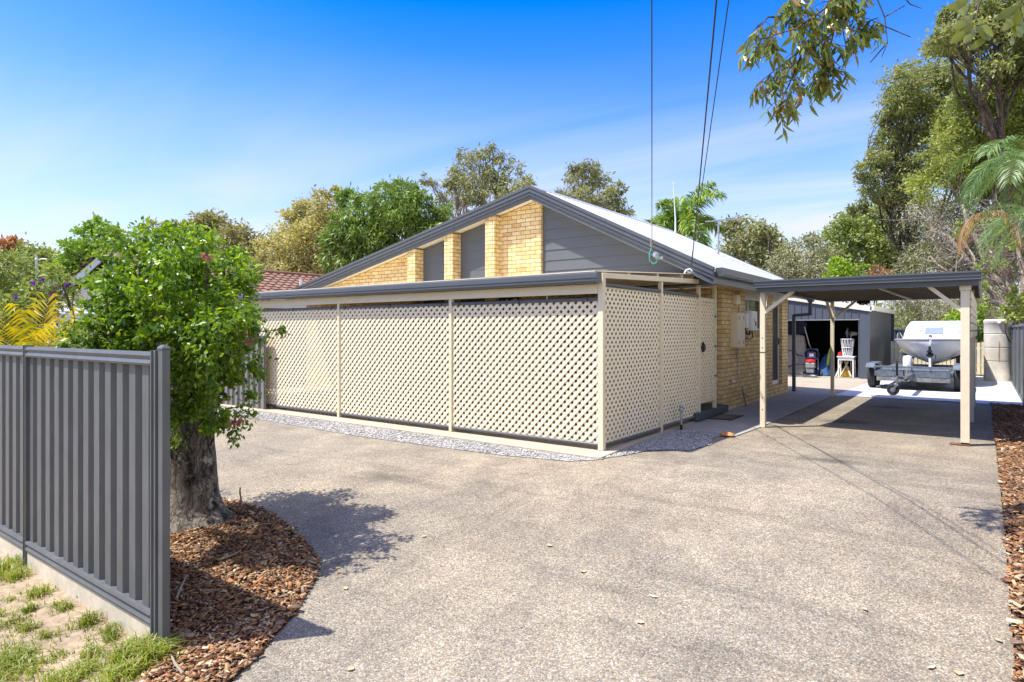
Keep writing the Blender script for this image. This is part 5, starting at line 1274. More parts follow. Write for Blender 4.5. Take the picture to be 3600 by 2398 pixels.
# ================================================================== foliage materials
LF = {
 'front': leaf_mat('glossy lime leaves', [(.05, .12, .02), (.11, .22, .02), (.20, .34, .026), (.31, .44, .03), (.07, .16, .02), (.15, .29, .03), (.26, .40, .03), (.06, .13, .022)], .38, .42, .5, (1.3, 1.25, .3)),
 'mango': leaf_mat('mango leaves', [(.09, .17, .025), (.16, .27, .045), (.24, .36, .075), (.12, .21, .03), (.31, .40, .12)], .45, .3, .4),
 'golden': leaf_mat('golden fine foliage', [(.38, .37, .17), (.46, .44, .22), (.53, .49, .27), (.30, .30, .12)], .6, .35, .3),
 'gum': leaf_mat('grey gum leaves', [(.23, .275, .14), (.30, .335, .17), (.38, .38, .22), (.27, .27, .17), (.19, .25, .12)], .55, .35, .3),
 'olive': leaf_mat('olive leaves', [(.18, .26, .075), (.26, .34, .10), (.33, .38, .13), (.21, .28, .085)], .5, .3, .3),
 'greenmid': leaf_mat('mid green leaves', [(0.134, 0.269, 0.045), (0.224, 0.381, 0.067), (0.314, 0.470, 0.078), (0.179, 0.291, 0.056)], .5, .3, .3),
 'brown': leaf_mat('brown olive leaves', [(.30, .30, .14), (.37, .36, .17), (.26, .26, .12), (.44, .40, .20)], .55, .25, .3),
 'red': leaf_mat('rusty leaves', [(0.364, 0.155, 0.091), (0.491, 0.237, 0.146), (0.291, 0.164, 0.091)], .6, .3, .3),
 'lime': leaf_mat('lime leaves', [(0.187, 0.312, 0.031), (0.281, 0.421, 0.047), (0.343, 0.499, 0.062)], .45, .35, .35),
 'yellowgreen': leaf_mat('yellow green leaves', [(.25, .33, .075), (.35, .41, .10), (.32, .34, .11), (.20, .28, .07), (.42, .45, .14)], .45, .35, .35),
 'grey': leaf_mat('grey dry foliage', [(.28, .29, .18), (.36, .36, .24), (.23, .25, .14), (.43, .42, .29), (.22, .28, .12)], .7, .2, .2),
 'dark': leaf_mat('dark gum leaves', [(.17, .23, .09), (.25, .31, .12), (.32, .35, .15), (.36, .36, .18), (.20, .24, .10)], .5, .38, .35),
 'palm': leaf_mat('foxtail palm leaflets', [(0.090, 0.210, 0.040), (0.160, 0.300, 0.050), (0.260, 0.380, 0.060), (0.400, 0.440, 0.090)], .4, .3, .4),
 'cocos': leaf_mat('feather palm leaflets', [(.11, .20, .07), (.16, .27, .095), (.22, .32, .11)], .4, .3, .4),
 'goldpalm': leaf_mat('golden cane leaflets', [(.46, .40, .02), (.52, .43, .02), (.38, .40, .03), (.55, .38, .02), (.28, .35, .04)], .4, .45, .4, (1.2, 1.1, .3)),
 'greypalm': leaf_mat('grey green leaflets', [(0.169, 0.221, 0.091), (0.234, 0.286, 0.130), (0.130, 0.182, 0.065)], .45, .3, .4),
 'deadfrond': leaf_mat('dead frond leaflets', [(.36, .20, .08), (.44, .27, .12), (.30, .17, .08)], .8, .3, .2),
 'branch': leaf_mat('hanging gum leaves', [(.11, .17, .035), (.17, .235, .05), (.25, .30, .075), (.09, .14, .03), (.40, .25, .09)], .35, .35, .5),
 'flower': leaf_mat('purple petals', [(.16, .05, .42), (.22, .07, .5)], .6, .3, .2),
 'pink': leaf_mat('pink new leaves', [(.34, .12, .15), (.42, .18, .18), (.36, .17, .10)], .5, .3, .3),
}
def pb(lst, Z, dz=0.0, zs=.85, seed=0):
    """clumps [(x, y, r px, depth offset)] of the photo as ellipsoids at their true distance"""
    rg = random.Random(seed + len(lst)); out = []
    for b in lst:
        x, y, r = b[:3]; d = b[3] if len(b) > 3 else rg.uniform(-1, 1) * dz
        R = r * (Z + d) / F
        out.append((P(x, y, Z + d), (R, R, R * zs)))
    return out
def gbase(x, Z):
    p = P(x, HY, Z); return (p.x, p.y, G(p.y) - .05)

# ---------------------------------------------------------------- the tree behind the front fence
ftb = (-2.42, -4.20, G(-4.2))
t = thing('street_tree', 'bushy glossy lime green tree with thick grey trunk behind front fence', 'tree', ftb)
mb = MB(); n = 28; vs = []; fs = []
prof = [(-.05, .36, .30), (.02, .335, .30), (.08, .29, .26), (.16, .255, .19), (.28, .235, .11), (.45, .225, .07), (.65, .215, .05), (.9, .205, .05), (1.15, .20, .05), (1.45, .19, .05), (1.75, .16, .04)]
for i, (z, r, am) in enumerate(prof):
    for j in range(n):
        a = 2 * math.pi * j / n
        lobe = (max(0, math.cos(a - .55)) ** 6 * 1.5 + max(0, math.cos(a + 1.35)) ** 6 * .9 + max(0, math.cos(a - 2.4)) ** 5 * .8 + max(0, math.cos(a + 2.6)) ** 5)
        q = r * (1 + am * lobe + .035 * math.sin(5 * a + z * 4) + .02 * math.sin(11 * a - z * 7))
        vs.append((ftb[0] + q * math.cos(a) - .03 * z, ftb[1] + q * math.sin(a), ftb[2] + z))
for i in range(len(prof) - 1):
    for j in range(n): fs.append((i * n + j, i * n + (j + 1) % n, (i + 1) * n + (j + 1) % n, (i + 1) * n + j))
mb.add(vs, fs)
rng = np.random.default_rng(2)
FB = pb([(600, 905, 105), (725, 880, 85), (490, 960, 120), (790, 955, 95), (640, 1020, 150), (815, 1070, 95), (430, 1095, 110, -.6), (345, 1165, 90, -.7), (550, 1165, 150), (700, 1185, 150), (800, 1200, 95), (750, 1320, 120), (680, 1360, 95), (800, 1400, 75), (620, 1260, 125), (560, 880, 75), (850, 1010, 60), (415, 985, 80, -.5), (855, 1280, 60), (745, 1445, 80), (640, 850, 65), (690, 960, 120), (530, 1060, 130), (800, 1130, 110), (300, 1200, 70, -.7), (460, 1190, 110, -.6), (500, 1120, 110, -.75), (600, 1180, 90, -.8), (390, 1010, 80, -.4), (445, 925, 75, -.2), (385, 1080, 80, -.5), (690, 1400, 70, -.35), (725, 1455, 60, -.3), (650, 1440, 55, -.4), (470, 1300, 120, -.6), (580, 1320, 100, -.7), (560, 1420, 80, -.3)], 5.95, .35, .95)
FB += pb([(600, 960, 110), (480, 1060, 110), (640, 1120, 130), (760, 1130, 120), (700, 1250, 110), (560, 1230, 110)], 5.3, .15, .95) + pb([(620, 930, 110), (720, 1010, 120), (520, 1080, 120), (680, 1150, 130), (780, 1250, 100)], 6.6, .15, .95)
for b in FB[:16]:
    p = limb_path((ftb[0] - .05, ftb[1], ftb[2] + 1.4), b[0], rng, .08); mb.tube(p, [.045 * (1 - .8 * k / 5) for k in range(6)], 7)
knot = P(672, 1698, 6.1)
mb.lathe([(.055, 0), (.06, .012), (.04, .02), (.02, .006)], (0, 0, 0), 16)
o = len(mb.v) - 64
vd = Vector((CAM[0] - knot.x, CAM[1] - knot.y, 0)).normalized(); sx = Vector((-vd.y, vd.x, 0))
kc = Vector((ftb[0], ftb[1], knot.z)) + vd * .235 + sx * -.02
mb.v = mb.v[:o] + [tuple(kc + sx * a + Vector((0, 0, 1)) * b + vd * c) for a, b, c in mb.v[o:]]
mb.build('trunk', M['frontbark'], t, smooth=60)
V1, F1 = crown_leaves(FB, 30000, .056, rng, aspect=.5, droop=.55, clump=.17, nclump=620, shell=.40, outw=.6)
V2, F2 = crown_leaves(pb([(790, 1480, 40), (850, 1470, 40), (890, 1360, 35), (900, 1180, 40), (610, 1530, 35), (760, 1500, 40), (935, 1170, 28), (985, 1165, 22), (1020, 1180, 14), (880, 1440, 25), (905, 1260, 30), (600, 1560, 22), (820, 1530, 25)], 6.3, .2, 1.2), 800, .05, rng, aspect=.5, droop=.9, clump=.5, nclump=60, shell=.6, outw=.3)
rs_ = random.Random(31); sh = []
for _ in range(46):
    a = rs_.uniform(-.2, 3.4); x = 600 + 300 * math.cos(a) + rs_.uniform(-30, 30); y = 1080 - 275 * math.sin(a) + rs_.uniform(-25, 25); sh.append((x, y, rs_.uniform(10, 24), rs_.uniform(-.5, .5)))
V3, F3 = crown_leaves(pb(sh, 5.9, 0, 1.2), 1300, .055, rng, aspect=.48, droop=.1, clump=.6, nclump=140, shell=.6, outw=.3)
np_mesh('crown', np.concatenate([V1, V2, V3]), np.concatenate([F1, F2 + len(V1), F3 + len(V1) + len(V2)]), LF['front'], t)
for k_, q_ in enumerate(((565, 1065, 20), (560, 1110, 16), (545, 1225, 14), (880, 1190, 13), (832, 1475, 12), (720, 900, 9))):
    V, Fq = crown_leaves(pb([q_], 5.35, 0, 1), 26, .045, rng, aspect=.5, droop=.7, clump=.5, nclump=6)
    np_mesh('new_growth', V, Fq, LF['pink'], t)
mb = MB()
for q in ([(860, 1190), (920, 1165), (985, 1160), (1030, 1180)], [(850, 1290), (890, 1300), (930, 1310)], [(740, 1500), (745, 1540), (735, 1560)], [(820, 1440), (860, 1470), (880, 1500)]):
    mb.tube([P(x, y, 6.2) for x, y in q], [.006 * (1 - .6 * i / len(q)) for i in range(len(q))], 5)
mb.build('twig', M['twig'], t)

# ---------------------------------------------------------------- left hand neighbours behind the fence
def palm_obj(name, label, base, crown_at, fronds, lm, seed, trunk_r=.1, mt=None, rib=.012, group=None, **kw):
    rg = np.random.default_rng(seed); t = thing(name, label, 'palm tree', base, group); mb = MB()
    b = Vector(base); c = Vector(crown_at)
    mb.tube([b, b.lerp(c, .3), b.lerp(c, .7), c], [trunk_r * 1.2, trunk_r, trunk_r * .95, trunk_r * .8], 12); mb.build('trunk', mt or M['gumbark'], t, smooth=50)
    V = []; Fq = []; ribs = MB()
    for (az, el, ln) in fronds:
        pts = frond(V, Fq, c + Vector((math.cos(az), math.sin(az), 0)) * trunk_r * .5, az, el, ln, rg, **kw)
        ribs.tube([tuple(p) for p in pts[::4]], [rib * (1 - .8 * i / (len(pts[::4]) - 1)) for i in range(len(pts[::4]))], 5)
    ribs.build('frond_rib', lm, t, smooth=50)
    np_mesh('crown', V, Fq, lm, t)
    return t
RA = math.radians
p = P(90, HY, 7.6); base = (p.x, p.y, G(p.y))
palm_obj('golden_cane_palm', 'yellow golden cane palm fronds rising behind the front fence', base, (p.x, p.y, .55),
    [(math.atan2(-SN, CS) + RA(a), RA(e), l) for a, e, l in ((8, 62, 1.40), (0, 74, 1.40), (20, 50, 1.20), (176, 64, 1.36), (170, 78, 1.40), (186, 52, 1.20), (90, 75, 1.36), (45, 68, 1.28), (140, 70, 1.36), (-20, 66, 1.24), (200, 40, 1.04), (60, 82, 1.44))], LF['goldpalm'], 4, .06, droop=.75, nl=30, leaf=.50, lw=.030, vee=.35, ends=.6)
p = P(265, HY, 7.2); base = (p.x, p.y, G(p.y))
palm_obj('cane_palm', 'grey green young palm fronds beside the golden palm', base, (p.x, p.y, .45), [(math.atan2(-SN, CS) + RA(a), RA(e), l) for a, e, l in ((10, 58, 1.45), (-15, 48, 1.3), (30, 68, 1.4), (60, 72, 1.4), (175, 74, 1.3), (0, 38, 1.25))], LF['greypalm'], 5, .05, droop=.8, nl=26, leaf=.42, lw=.026, vee=.35)
b = pb([(60, 1000, 70), (140, 1010, 70), (20, 940, 60), (40, 1080, 90), (180, 1050, 60), (-60, 1020, 100), (120, 1110, 80), (200, 960, 35), (245, 1000, 30), (60, 1180, 80)], 10.5, .6)
t = tree('flowering_shrub', 'leafy shrub with a few purple flowers behind the yellow palm', gbase(60, 10.5), b, 5200, .10, LF['olive'], M['darkbark'], 21, .06, .2, 'shrub', aspect=.4, shell=.4, clump=.3)
rng = np.random.default_rng(6); V = []; Fq = []
for (x, y) in ((114, 994), (150, 985), (232, 1003), (185, 1040), (60, 1045)):
    c = P(x, y, 9.6); k = 9; pos = np.repeat(np.array([tuple(c)]), k, 0); ax = unit(rng.normal(size=(k, 3))); sd = unit(np.cross(ax, rng.normal(size=(k, 3))))
    v_, f_ = leaf_cards(pos, ax, sd, np.full(k, .05), np.full(k, .05)); Fq.append(f_ + sum(len(q) for q in V)); V.append(v_)
np_mesh('flower', np.concatenate(V), np.concatenate(Fq), LF['flower'], t)

TILE = None
def tile_mat(name, col, run):
    m, nt, b = nmat(name)
    tc = N(nt, 'ShaderNodeTexCoord'); no = N(nt, 'ShaderNodeTexNoise'); no.inputs['Scale'].default_value = 3; no.inputs['Detail'].default_value = 7
    L(nt, tc.outputs['Object'], no.inputs['Vector'])
    r = ramp(nt, [(.3, tuple(c * .7 for c in col)), (.7, tuple(c * 1.15 for c in col))]); L(nt, no.outputs['Fac'], r.inputs[0])
    L(nt, r.outputs[0], b.inputs['Base Color']); b.inputs['Roughness'].default_value = .75
    return m
M['tile'] = tile_mat('terracotta tiles', (.225, .115, .075), 1)
M['darktile'] = tile_mat('brown tiles', (.22, .11, .075), 1)
def tiled_plane(o, along, down, n_al, n_dn, pitch=.30, row=.34, amp=.028, lap=.035):
    """wavy overlapping tile courses over a sloping rectangle"""
    o = Vector(o); a = Vector(along).normalized(); d = Vector(down).normalized(); nrm = a.cross(d).normalized()
    if nrm.z < 0: nrm = -nrm
    mb = MB(); sub_ = 6
    for rw in range(n_dn):
        prev = None
        for e, h in ((0, 0.0), (1, lap)):
            base = o + d * (row * (rw + e)); idx = []
            for i in range(n_al * sub_ + 1):
                x = i / sub_; z = amp * max(-.25, math.sin(2 * math.pi * x))
                mb.v.append(tuple(base + a * (x * pitch) + nrm * (z + h))); idx.append(len(mb.v) - 1)
            if prev:
                for i in range(len(idx) - 1): mb.f.append((prev[i], prev[i + 1], idx[i + 1], idx[i]))
            prev = idx
        top = prev; idx = []
        base = o + d * (row * (rw + 1))
        for i in range(n_al * sub_ + 1):
            x = i / sub_; mb.v.append(tuple(base + a * (x * pitch) + nrm * (amp * max(-.25, math.sin(2 * math.pi * x)) - .01))); idx.append(len(mb.v) - 1)
        for i in range(len(idx) - 1): mb.f.append((top[i], top[i + 1], idx[i + 1], idx[i]))
    return mb
# terracotta roofed house beyond the gable
t = thing('neighbour_house', 'house with wavy terracotta tile roof beyond the left gable end', 'house', (-17.0, 7.0, 0))
mb = tiled_plane((-17.0, 1.5, 3.72), (0, 1, 0), (.945, 0, -.327), 38, 12); mb.build('roof', M['tile'], t, smooth=40)
mb = tiled_plane((-17.0, 1.5, 3.72), (0, 1, 0), (-.945, 0, -.327), 38, 12); mb.build('roof', M['tile'], t, smooth=40)
mb = MB(); mb.tube([(-17.0, 1.45, 3.74), (-17.0, 13.0, 3.74)], .09, 10); mb.build('ridge_tile', M['tile'], t, smooth=50)
MB().box(-20.3, 1.9, 0, -13.6, 12.5, 2.30).prism([(-20.3, 1.9, 2.30), (-13.6, 1.9, 2.30), (-17.0, 1.9, 3.55)], (0, .15, 0)).build('wall', M['brick'], t)
MB().box(-13.2, 1.5, 2.28, -13.05, 12.9, 2.40).build('gutter', M['white'], t)
MB().cyl((-14.6, 5.6, 2.7), (-14.6, 5.6, 3.35), .05, 10).build('vent_pipe', M['white'], t)
# white gabled house at far left with brown tiled verge
t = thing('neighbour_house', 'white gabled house with brown tile edge between palm and tree', 'house', (-15.0, 1.2, 0))
A = P(145, 1115, 16); B = P(395, 893, 16)
# gable plane faces the street side, ridge runs away from the camera
ax = Vector((.80, .60, 0)).normalized(); dep = Vector((-.60, .80, 0))
e0 = Vector((A.x, A.y, 0)); wid = (Vector((B.x, B.y, 0)) - e0).length
ridge = e0 + ax * wid
def gp_(s, z, d=0.0): q = e0 + ax * s + dep * d; return (q.x, q.y, z)
za, zb = A.z, B.z
MB().prism([gp_(.5, 0), gp_(2 * wid - .5, 0), gp_(2 * wid - .5, za + .25), gp_(wid, zb - .12), gp_(.5, za + .25)], dep * 7).build('wall', M['white'], t)
MB().prism([gp_(-.1, za - .02, -.35), gp_(wid, zb + .02, -.35), gp_(wid, zb - .16, -.35), gp_(-.1, za - .20, -.35)], dep * .05).prism([gp_(2 * wid + .1, za - .02, -.35), gp_(wid, zb + .02, -.35), gp_(wid, zb - .16, -.35), gp_(2 * wid + .1, za - .20, -.35)], dep * .05).build('barge_board', mat('pale blue grey paint', (.50, .55, .62), .5), t)
sl_ = Vector(gp_(-.2, za)) - Vector(gp_(wid, zb))
mb = tiled_plane(Vector(gp_(wid, zb + .04, -.40)), dep, sl_, 24, int(sl_.length / .34) + 1); mb.build('roof', M['darktile'], t, smooth=40)
s2_ = Vector(gp_(2 * wid + .2, za)) - Vector(gp_(wid, zb))
mb = tiled_plane(Vector(gp_(wid, zb + .04, -.40)), dep, s2_, 24, int(s2_.length / .34) + 1); mb.build('roof', M['darktile'], t, smooth=40)
mb = MB()   # lean-to louvred porch roof under the gable
mb.prism([gp_(.1, za + .02, -1.6), gp_(3.2, za + .02, -1.6), gp_(3.2, za + .42, -.1), gp_(.1, za + .42, -.1)], (0, 0, .03)); mb.build('porch_roof', M['roof'], t)
MB().prism([gp_(.1, za - .12, -1.62), gp_(3.2, za - .12, -1.62), gp_(3.2, za + .02, -1.62), gp_(.1, za + .02, -1.62)], dep * .04).build('porch_fascia', mat('pale blue grey fascia', (.42, .48, .56), .5), t)
mb = MB()
for s in (.3, 1.7, 3.0): mb.bar(gp_(s, 0, -1.5), gp_(s, za - .1, -1.5), .1, .1)
mb.build('porch_post', M['picket'], t)
# two storey pale house behind with roof panels
t = thing('distant_house', 'two storey pale blue weatherboard house with solar panels on roof', 'house', tuple(gbase(260, 27)))
A = P(150, 985, 27); B = P(420, 925, 27); d = (Vector((B.x, B.y, 0)) - Vector((A.x, A.y, 0))).normalized(); nn = Vector((-d.y, d.x, 0))
a0 = Vector((A.x, A.y, 0)); b0 = Vector((B.x, B.y, 0))
PB = mat('pale blue weatherboard', (.45, .50, .55), .6, var=.05)
MB().prism([a0, b0, b0 + Vector((0, 0, 3.95)), a0 + Vector((0, 0, 3.35))], nn * 6).build('wall', PB, t)
mb = MB()
for k in range(14): mb.prism([a0 - nn * .03 + Vector((0, 0, 1.8 + k * .13)), b0 - nn * .03 + Vector((0, 0, 1.8 + k * .13)), b0 - nn * .001 + Vector((0, 0, 1.92 + k * .13)), a0 - nn * .001 + Vector((0, 0, 1.92 + k * .13))], nn * .001)
mb.build('weatherboard', PB, t)
MB().prism([a0 - nn * .6 - d * .3 + Vector((0, 0, 3.42)), b0 - nn * .6 + d * .3 + Vector((0, 0, 4.10)), b0 - nn * .6 + d * .3 + Vector((0, 0, 4.0)), a0 - nn * .6 - d * .3 + Vector((0, 0, 3.32))], nn * 7).build('roof', M['roof'], t)
MB().prism([a0 - nn * .5 + d * .5 + Vector((0, 0, 3.66)), b0 - nn * .5 - d * .2 + Vector((0, 0, 4.22)), b0 - nn * .5 - d * .2 + Vector((0, 0, 4.17)), a0 - nn * .5 + d * .5 + Vector((0, 0, 3.61))], nn * 2).build('solar_panel', mat('dark blue panel', (.03, .06, .12), .2), t)
c0 = Vector((P(238, 1000, 27).x, P(238, 1000, 27).y, 0))
wn = MB().prism([c0 - nn * .05 + Vector((0, 0, 2.3)), c0 + d * 1.0 - nn * .05 + Vector((0, 0, 2.3)), c0 + d * 1.0 - nn * .05 + Vector((0, 0, 3.25)), c0 - nn * .05 + Vector((0, 0, 3.25))], nn * .04).build('window', M['white'], t)
MB().prism([c0 + d * .06 - nn * .06 + Vector((0, 0, 2.36)), c0 + d * .48 - nn * .06 + Vector((0, 0, 2.36)), c0 + d * .48 - nn * .06 + Vector((0, 0, 3.19)), c0 + d * .06 - nn * .06 + Vector((0, 0, 3.19))], nn * .005).build('pane', M['glass'], wn)
# grey fence between the two gardens
mb = MB(); fence_profile(mb, -17.0, -7.5, -.2, -.1, 1.45); 
nf = thing('garden_fence', 'dull grey garden fence glimpsed behind the palms', 'fence', (-12, -.2, 0)); mb.build('fence_panel', mat('weathered grey paling', (.20, .19, .18), .8, var=.2), nf)
MB().box(-17, -.24, 1.45, -7.5, -.12, 1.50).build('top_rail', M['fence'], nf)
t = thing('street_pole', 'thin grey pole with a lamp arm before the olive trees', 'pole', tuple(gbase(130, 40)))
a = P(133, 1000, 40); b = P(127, 895, 40); MB().tube([gbase(133, 40), a, b], [.12, .10, .08], 8).build('pole', M['steel'], t, smooth=50)
MB().tube([P(127, 915, 40), P(150, 910, 40), P(165, 912, 40)], .04, 6).build('lamp_arm', M['white'], t)

# ---------------------------------------------------------------- trees all round the back
tree('rust_tree', 'rusty red leaved tree at the far left skyline', gbase(20, 55), pb([(20, 880, 45), (60, 860, 28), (10, 930, 55), (75, 905, 25), (-60, 900, 70)], 55, 2), 3000, .42, LF['red'], M['darkbark'], 31, .25, aspect=.5, shell=.4)
tree('olive_tree', 'broad olive crowned tree behind the street pole at left', gbase(150, 52), pb([(110, 905, 50), (160, 885, 42), (200, 905, 45), (80, 950, 50), (150, 960, 70), (220, 960, 50), (60, 1000, 60), (190, 1010, 60)], 52, 2), 8450, .36, LF['olive'], M['darkbark'], 32, 0.210, aspect=.5, shell=.35)
tree('tall_green_tree', 'tall mid green tree with a pointed top left of the lime tree', gbase(340, 46), pb([(330, 790, 32), (310, 835, 45), (365, 815, 40), (270, 870, 50), (400, 840, 55), (330, 900, 70), (250, 930, 50), (420, 910, 70), (300, 970, 70), (470, 860, 60), (500, 930, 70), (390, 990, 70)], 46, 2), 11050, .33, LF['greenmid'], M['darkbark'], 33, 0.210, aspect=.5, shell=.35)
tree('brown_gum_tree', 'brown olive gum tree peeping above the lime green tree', gbase(740, 55), pb([(700, 800, 45), (760, 790, 45), (650, 815, 35), (820, 810, 40), (870, 845, 38), (910, 860, 35), (800, 860, 60), (700, 870, 60), (600, 805, 28), (880, 920, 50), (530, 800, 25), (930, 940, 40)], 55, 2), 8450, .38, LF['brown'], M['darkbark'], 34, 0.245, aspect=.4, shell=.35, clump=.3)
tree('golden_tree', 'feathery golden green tree left of the dark mango', gbase(1060, 32), pb([(1150, 720, 55), (1090, 740, 60), (1040, 760, 45), (1010, 820, 60), (1080, 830, 80), (1160, 800, 80), (960, 870, 55), (1030, 900, 80), (1130, 900, 90), (930, 930, 45), (1000, 965, 60), (1090, 970, 70), (1170, 680, 28), (950, 980, 40)], 32, 1.6), 22100, .17, LF['golden'], M['darkbark'], 35, 0.154, aspect=.5, shell=.35, clump=.2, nclump=700)
tree('mango_tree', 'dense dark green domed mango tree behind the gable', gbase(1370, 27), pb([(1380, 720, 85), (1300, 740, 80), (1450, 740, 80), (1240, 790, 80), (1530, 790, 70), (1200, 850, 75), (1300, 840, 100), (1420, 830, 110), (1520, 860, 90), (1590, 850, 45), (1180, 910, 50), (1270, 920, 80), (1380, 920, 90), (1230, 700, 45), (1410, 670, 45), (1340, 665, 35), (1480, 680, 40), (1560, 750, 40)], 27, 1.2), 30000, .22, LF['mango'], M['darkbark'], 36, 0.210, aspect=.28, droop=.9, shell=.22, clump=.15, nclump=900, outw=.7)
tree('gum_tree', 'tall open gum tree standing left of the roof apex', gbase(1690, 45), pb([(1640, 560, 45), (1710, 540, 50), (1690, 590, 55), (1610, 610, 40), (1770, 560, 30), (1800, 600, 45), (1740, 640, 50), (1660, 660, 50), (1830, 650, 40), (1580, 650, 30), (1520, 640, 22), (1490, 625, 16), (1790, 690, 50), (1700, 710, 50), (1620, 710, 40), (1560, 690, 30), (1850, 640, 25)], 45, 2.0), 8400, .29, LF['gum'], M['gumbark'], 37, 0.224, .35, aspect=.32, droop=.7, shell=.4, clump=.2, nclump=300, twigs=6, lim=17, bare=1)
tree('grey_gum_tree', 'second open gum tree right of the roof apex', gbase(2070, 45), pb([(2010, 590, 26), (2070, 590, 40), (2030, 640, 45), (2110, 640, 45), (2060, 690, 50), (2150, 690, 40), (2180, 660, 20), (1985, 690, 30), (2110, 730, 50), (2170, 740, 40), (2020, 730, 40), (1960, 665, 14), (2200, 760, 30)], 45, 2), 6450, .28, LF['gum'], M['gumbark'], 38, 0.200, .4, aspect=.36, droop=.6, shell=.4, clump=.2, nclump=240, twigs=6, lim=14, bare=1)
tree('small_gum_tree', 'grey green gum tree right of the foxtail palm', gbase(2660, 40), pb([(2590, 770, 30), (2560, 800, 35), (2640, 800, 45), (2690, 820, 40), (2720, 830, 30), (2600, 850, 55), (2670, 870, 55), (2560, 890, 50), (2720, 880, 35), (2640, 930, 60), (2720, 940, 50), (2570, 950, 50)], 40, 1.6), 7279, .24, LF['gum'], M['gumbark'], 39, 0.160, .35, aspect=.5, shell=.4, clump=.26, nclump=260, twigs=4, bare=1)
tree('paperbark_tree', 'greyish scrubby tree with white branches above carport left end', gbase(2830, 36), pb([(2800, 870, 40), (2860, 860, 35), (2760, 910, 45), (2830, 920, 55), (2900, 900, 45), (2850, 840, 25), (2780, 960, 55), (2870, 970, 55), (2930, 960, 45), (2720, 960, 45)], 36, 1.6), 8450, .17, LF['grey'], M['gumbark'], 40, 0.144, .35, aspect=.4, shell=.35, clump=.26, nclump=300, twigs=5, bare=2)
tree('lime_bush', 'bright lime green bush above the carport roof', gbase(2965, 30), pb([(2960, 940, 45), (2920, 960, 35), (3000, 955, 40), (2960, 985, 50)], 30, .6), 2600, .16, LF['lime'], M['darkbark'], 41, .1, aspect=.5, shell=.35)
tree('russet_shrub', 'dry russet brown shrub right of the lime bush', gbase(3085, 31), pb([(3085, 960, 30), (3050, 975, 25), (3115, 970, 25), (3090, 990, 35)], 31, .5), 1800, .12, LF['red'], M['darkbark'], 42, .08, category='shrub', aspect=.25, shell=.35)
tree('middle_gum_tree', 'tall olive gum tree above the shed roof', gbase(3010, 42), pb([(2960, 800, 45), (2920, 850, 45), (3010, 780, 45), (3060, 800, 50), (2990, 850, 60), (3080, 860, 60), (2930, 910, 50), (3020, 920, 60), (3110, 930, 60), (3130, 800, 55), (3160, 880, 60), (3090, 750, 45), (3180, 960, 60)], 42, 1.8), 14250, .26, LF['olive'], M['darkbark'], 43, 0.196, .4, aspect=.4, shell=.38, clump=.24, nclump=420, twigs=4, bare=1)
tree('dark_gum_tree', 'tall dark eucalypt with stepped crown on the right skyline', gbase(3250, 34), pb([(3180, 290, 70), (3250, 260, 65), (3330, 270, 60), (3150, 370, 60), (3120, 420, 45), (3220, 370, 75), (3310, 360, 80), (3130, 500, 60), (3080, 560, 40), (3060, 600, 45), (3160, 580, 60), (3100, 660, 60), (3050, 690, 40), (3010, 735, 28), (3150, 700, 55), (3200, 480, 70), (3290, 470, 80), (3240, 590, 70)], 34, 1.8), 36000, .19, LF['dark'], M['darkbark'], 44, 0.192, .35, aspect=.36, droop=.5, shell=.35, clump=.19, nclump=800, twigs=4, lim=18, bare=1)
tree('overhead_gum_tree', 'large eucalypt crown cut off by the top right corner', gbase(3560, 28), pb([(3330, 130, 55), (3380, 60, 60), (3300, 170, 40), (3400, 180, 55), (3460, 120, 60), (3520, 50, 70), (3580, 130, 70), (3440, 30, 50), (3340, 60, 35), (3500, 220, 50), (3580, 250, 60), (3650, 60, 100), (3650, 200, 100)], 28, 1.8), 15300, .22, LF['dark'], M['darkbark'], 45, 0.210, .7, aspect=.4, droop=.4, shell=.38, clump=.26, nclump=330, twigs=4, lim=13, bare=1)
tree('yellow_gum_tree', 'yellow green leafy tree filling the right edge', gbase(3480, 30), pb([(3440, 330, 75), (3520, 360, 80), (3590, 300, 70), (3380, 400, 70), (3460, 440, 85), (3560, 460, 90), (3340, 470, 60), (3400, 520, 70), (3500, 560, 80), (3290, 520, 55), (3600, 560, 90), (3240, 660, 60), (3330, 600, 70), (3660, 400, 100), (3420, 640, 80), (3560, 390, 90), (3600, 500, 100), (3520, 250, 70), (3460, 570, 95), (3540, 660, 90), (3600, 650, 100)], 30, 1.8), 54000, .16, LF['yellowgreen'], M['gumbark'], 46, 0.168, .45, aspect=.45, shell=.36, clump=.22, nclump=900, twigs=4, lim=15, bare=1)
tree('twiggy_tree', 'dry twiggy grey tree mass behind the cocos palm', gbase(3330, 33), pb([(3260, 740, 80), (3350, 740, 90), (3440, 760, 90), (3220, 830, 80), (3320, 850, 90), (3420, 870, 90), (3520, 820, 90), (3240, 930, 80), (3350, 950, 90), (3460, 960, 90), (3560, 930, 90), (3600, 760, 90), (3650, 880, 100)], 33, 1.6), 34000, .19, LF['grey'], M['gumbark'], 47, 0.200, .3, aspect=.22, shell=.5, clump=.3, nclump=600, twigs=6, lim=13, bare=4)
tree('scrub_tree', 'dense grey brown scrub behind the boat and shed', gbase(3250, 29), pb([(3150, 1060, 60), (3230, 1050, 70), (3310, 1060, 70), (3390, 1050, 60), (3180, 1120, 60), (3260, 1130, 65), (3340, 1130, 65), (3420, 1120, 60), (3120, 1000, 50), (3480, 1060, 60), (3550, 1040, 60)], 29, 1.0), 14300, .13, LF['grey'], M['twig'], 48, 0.112, .3, category='tree', aspect=.25, shell=.4, clump=.3, nclump=520, twigs=5, bare=3)
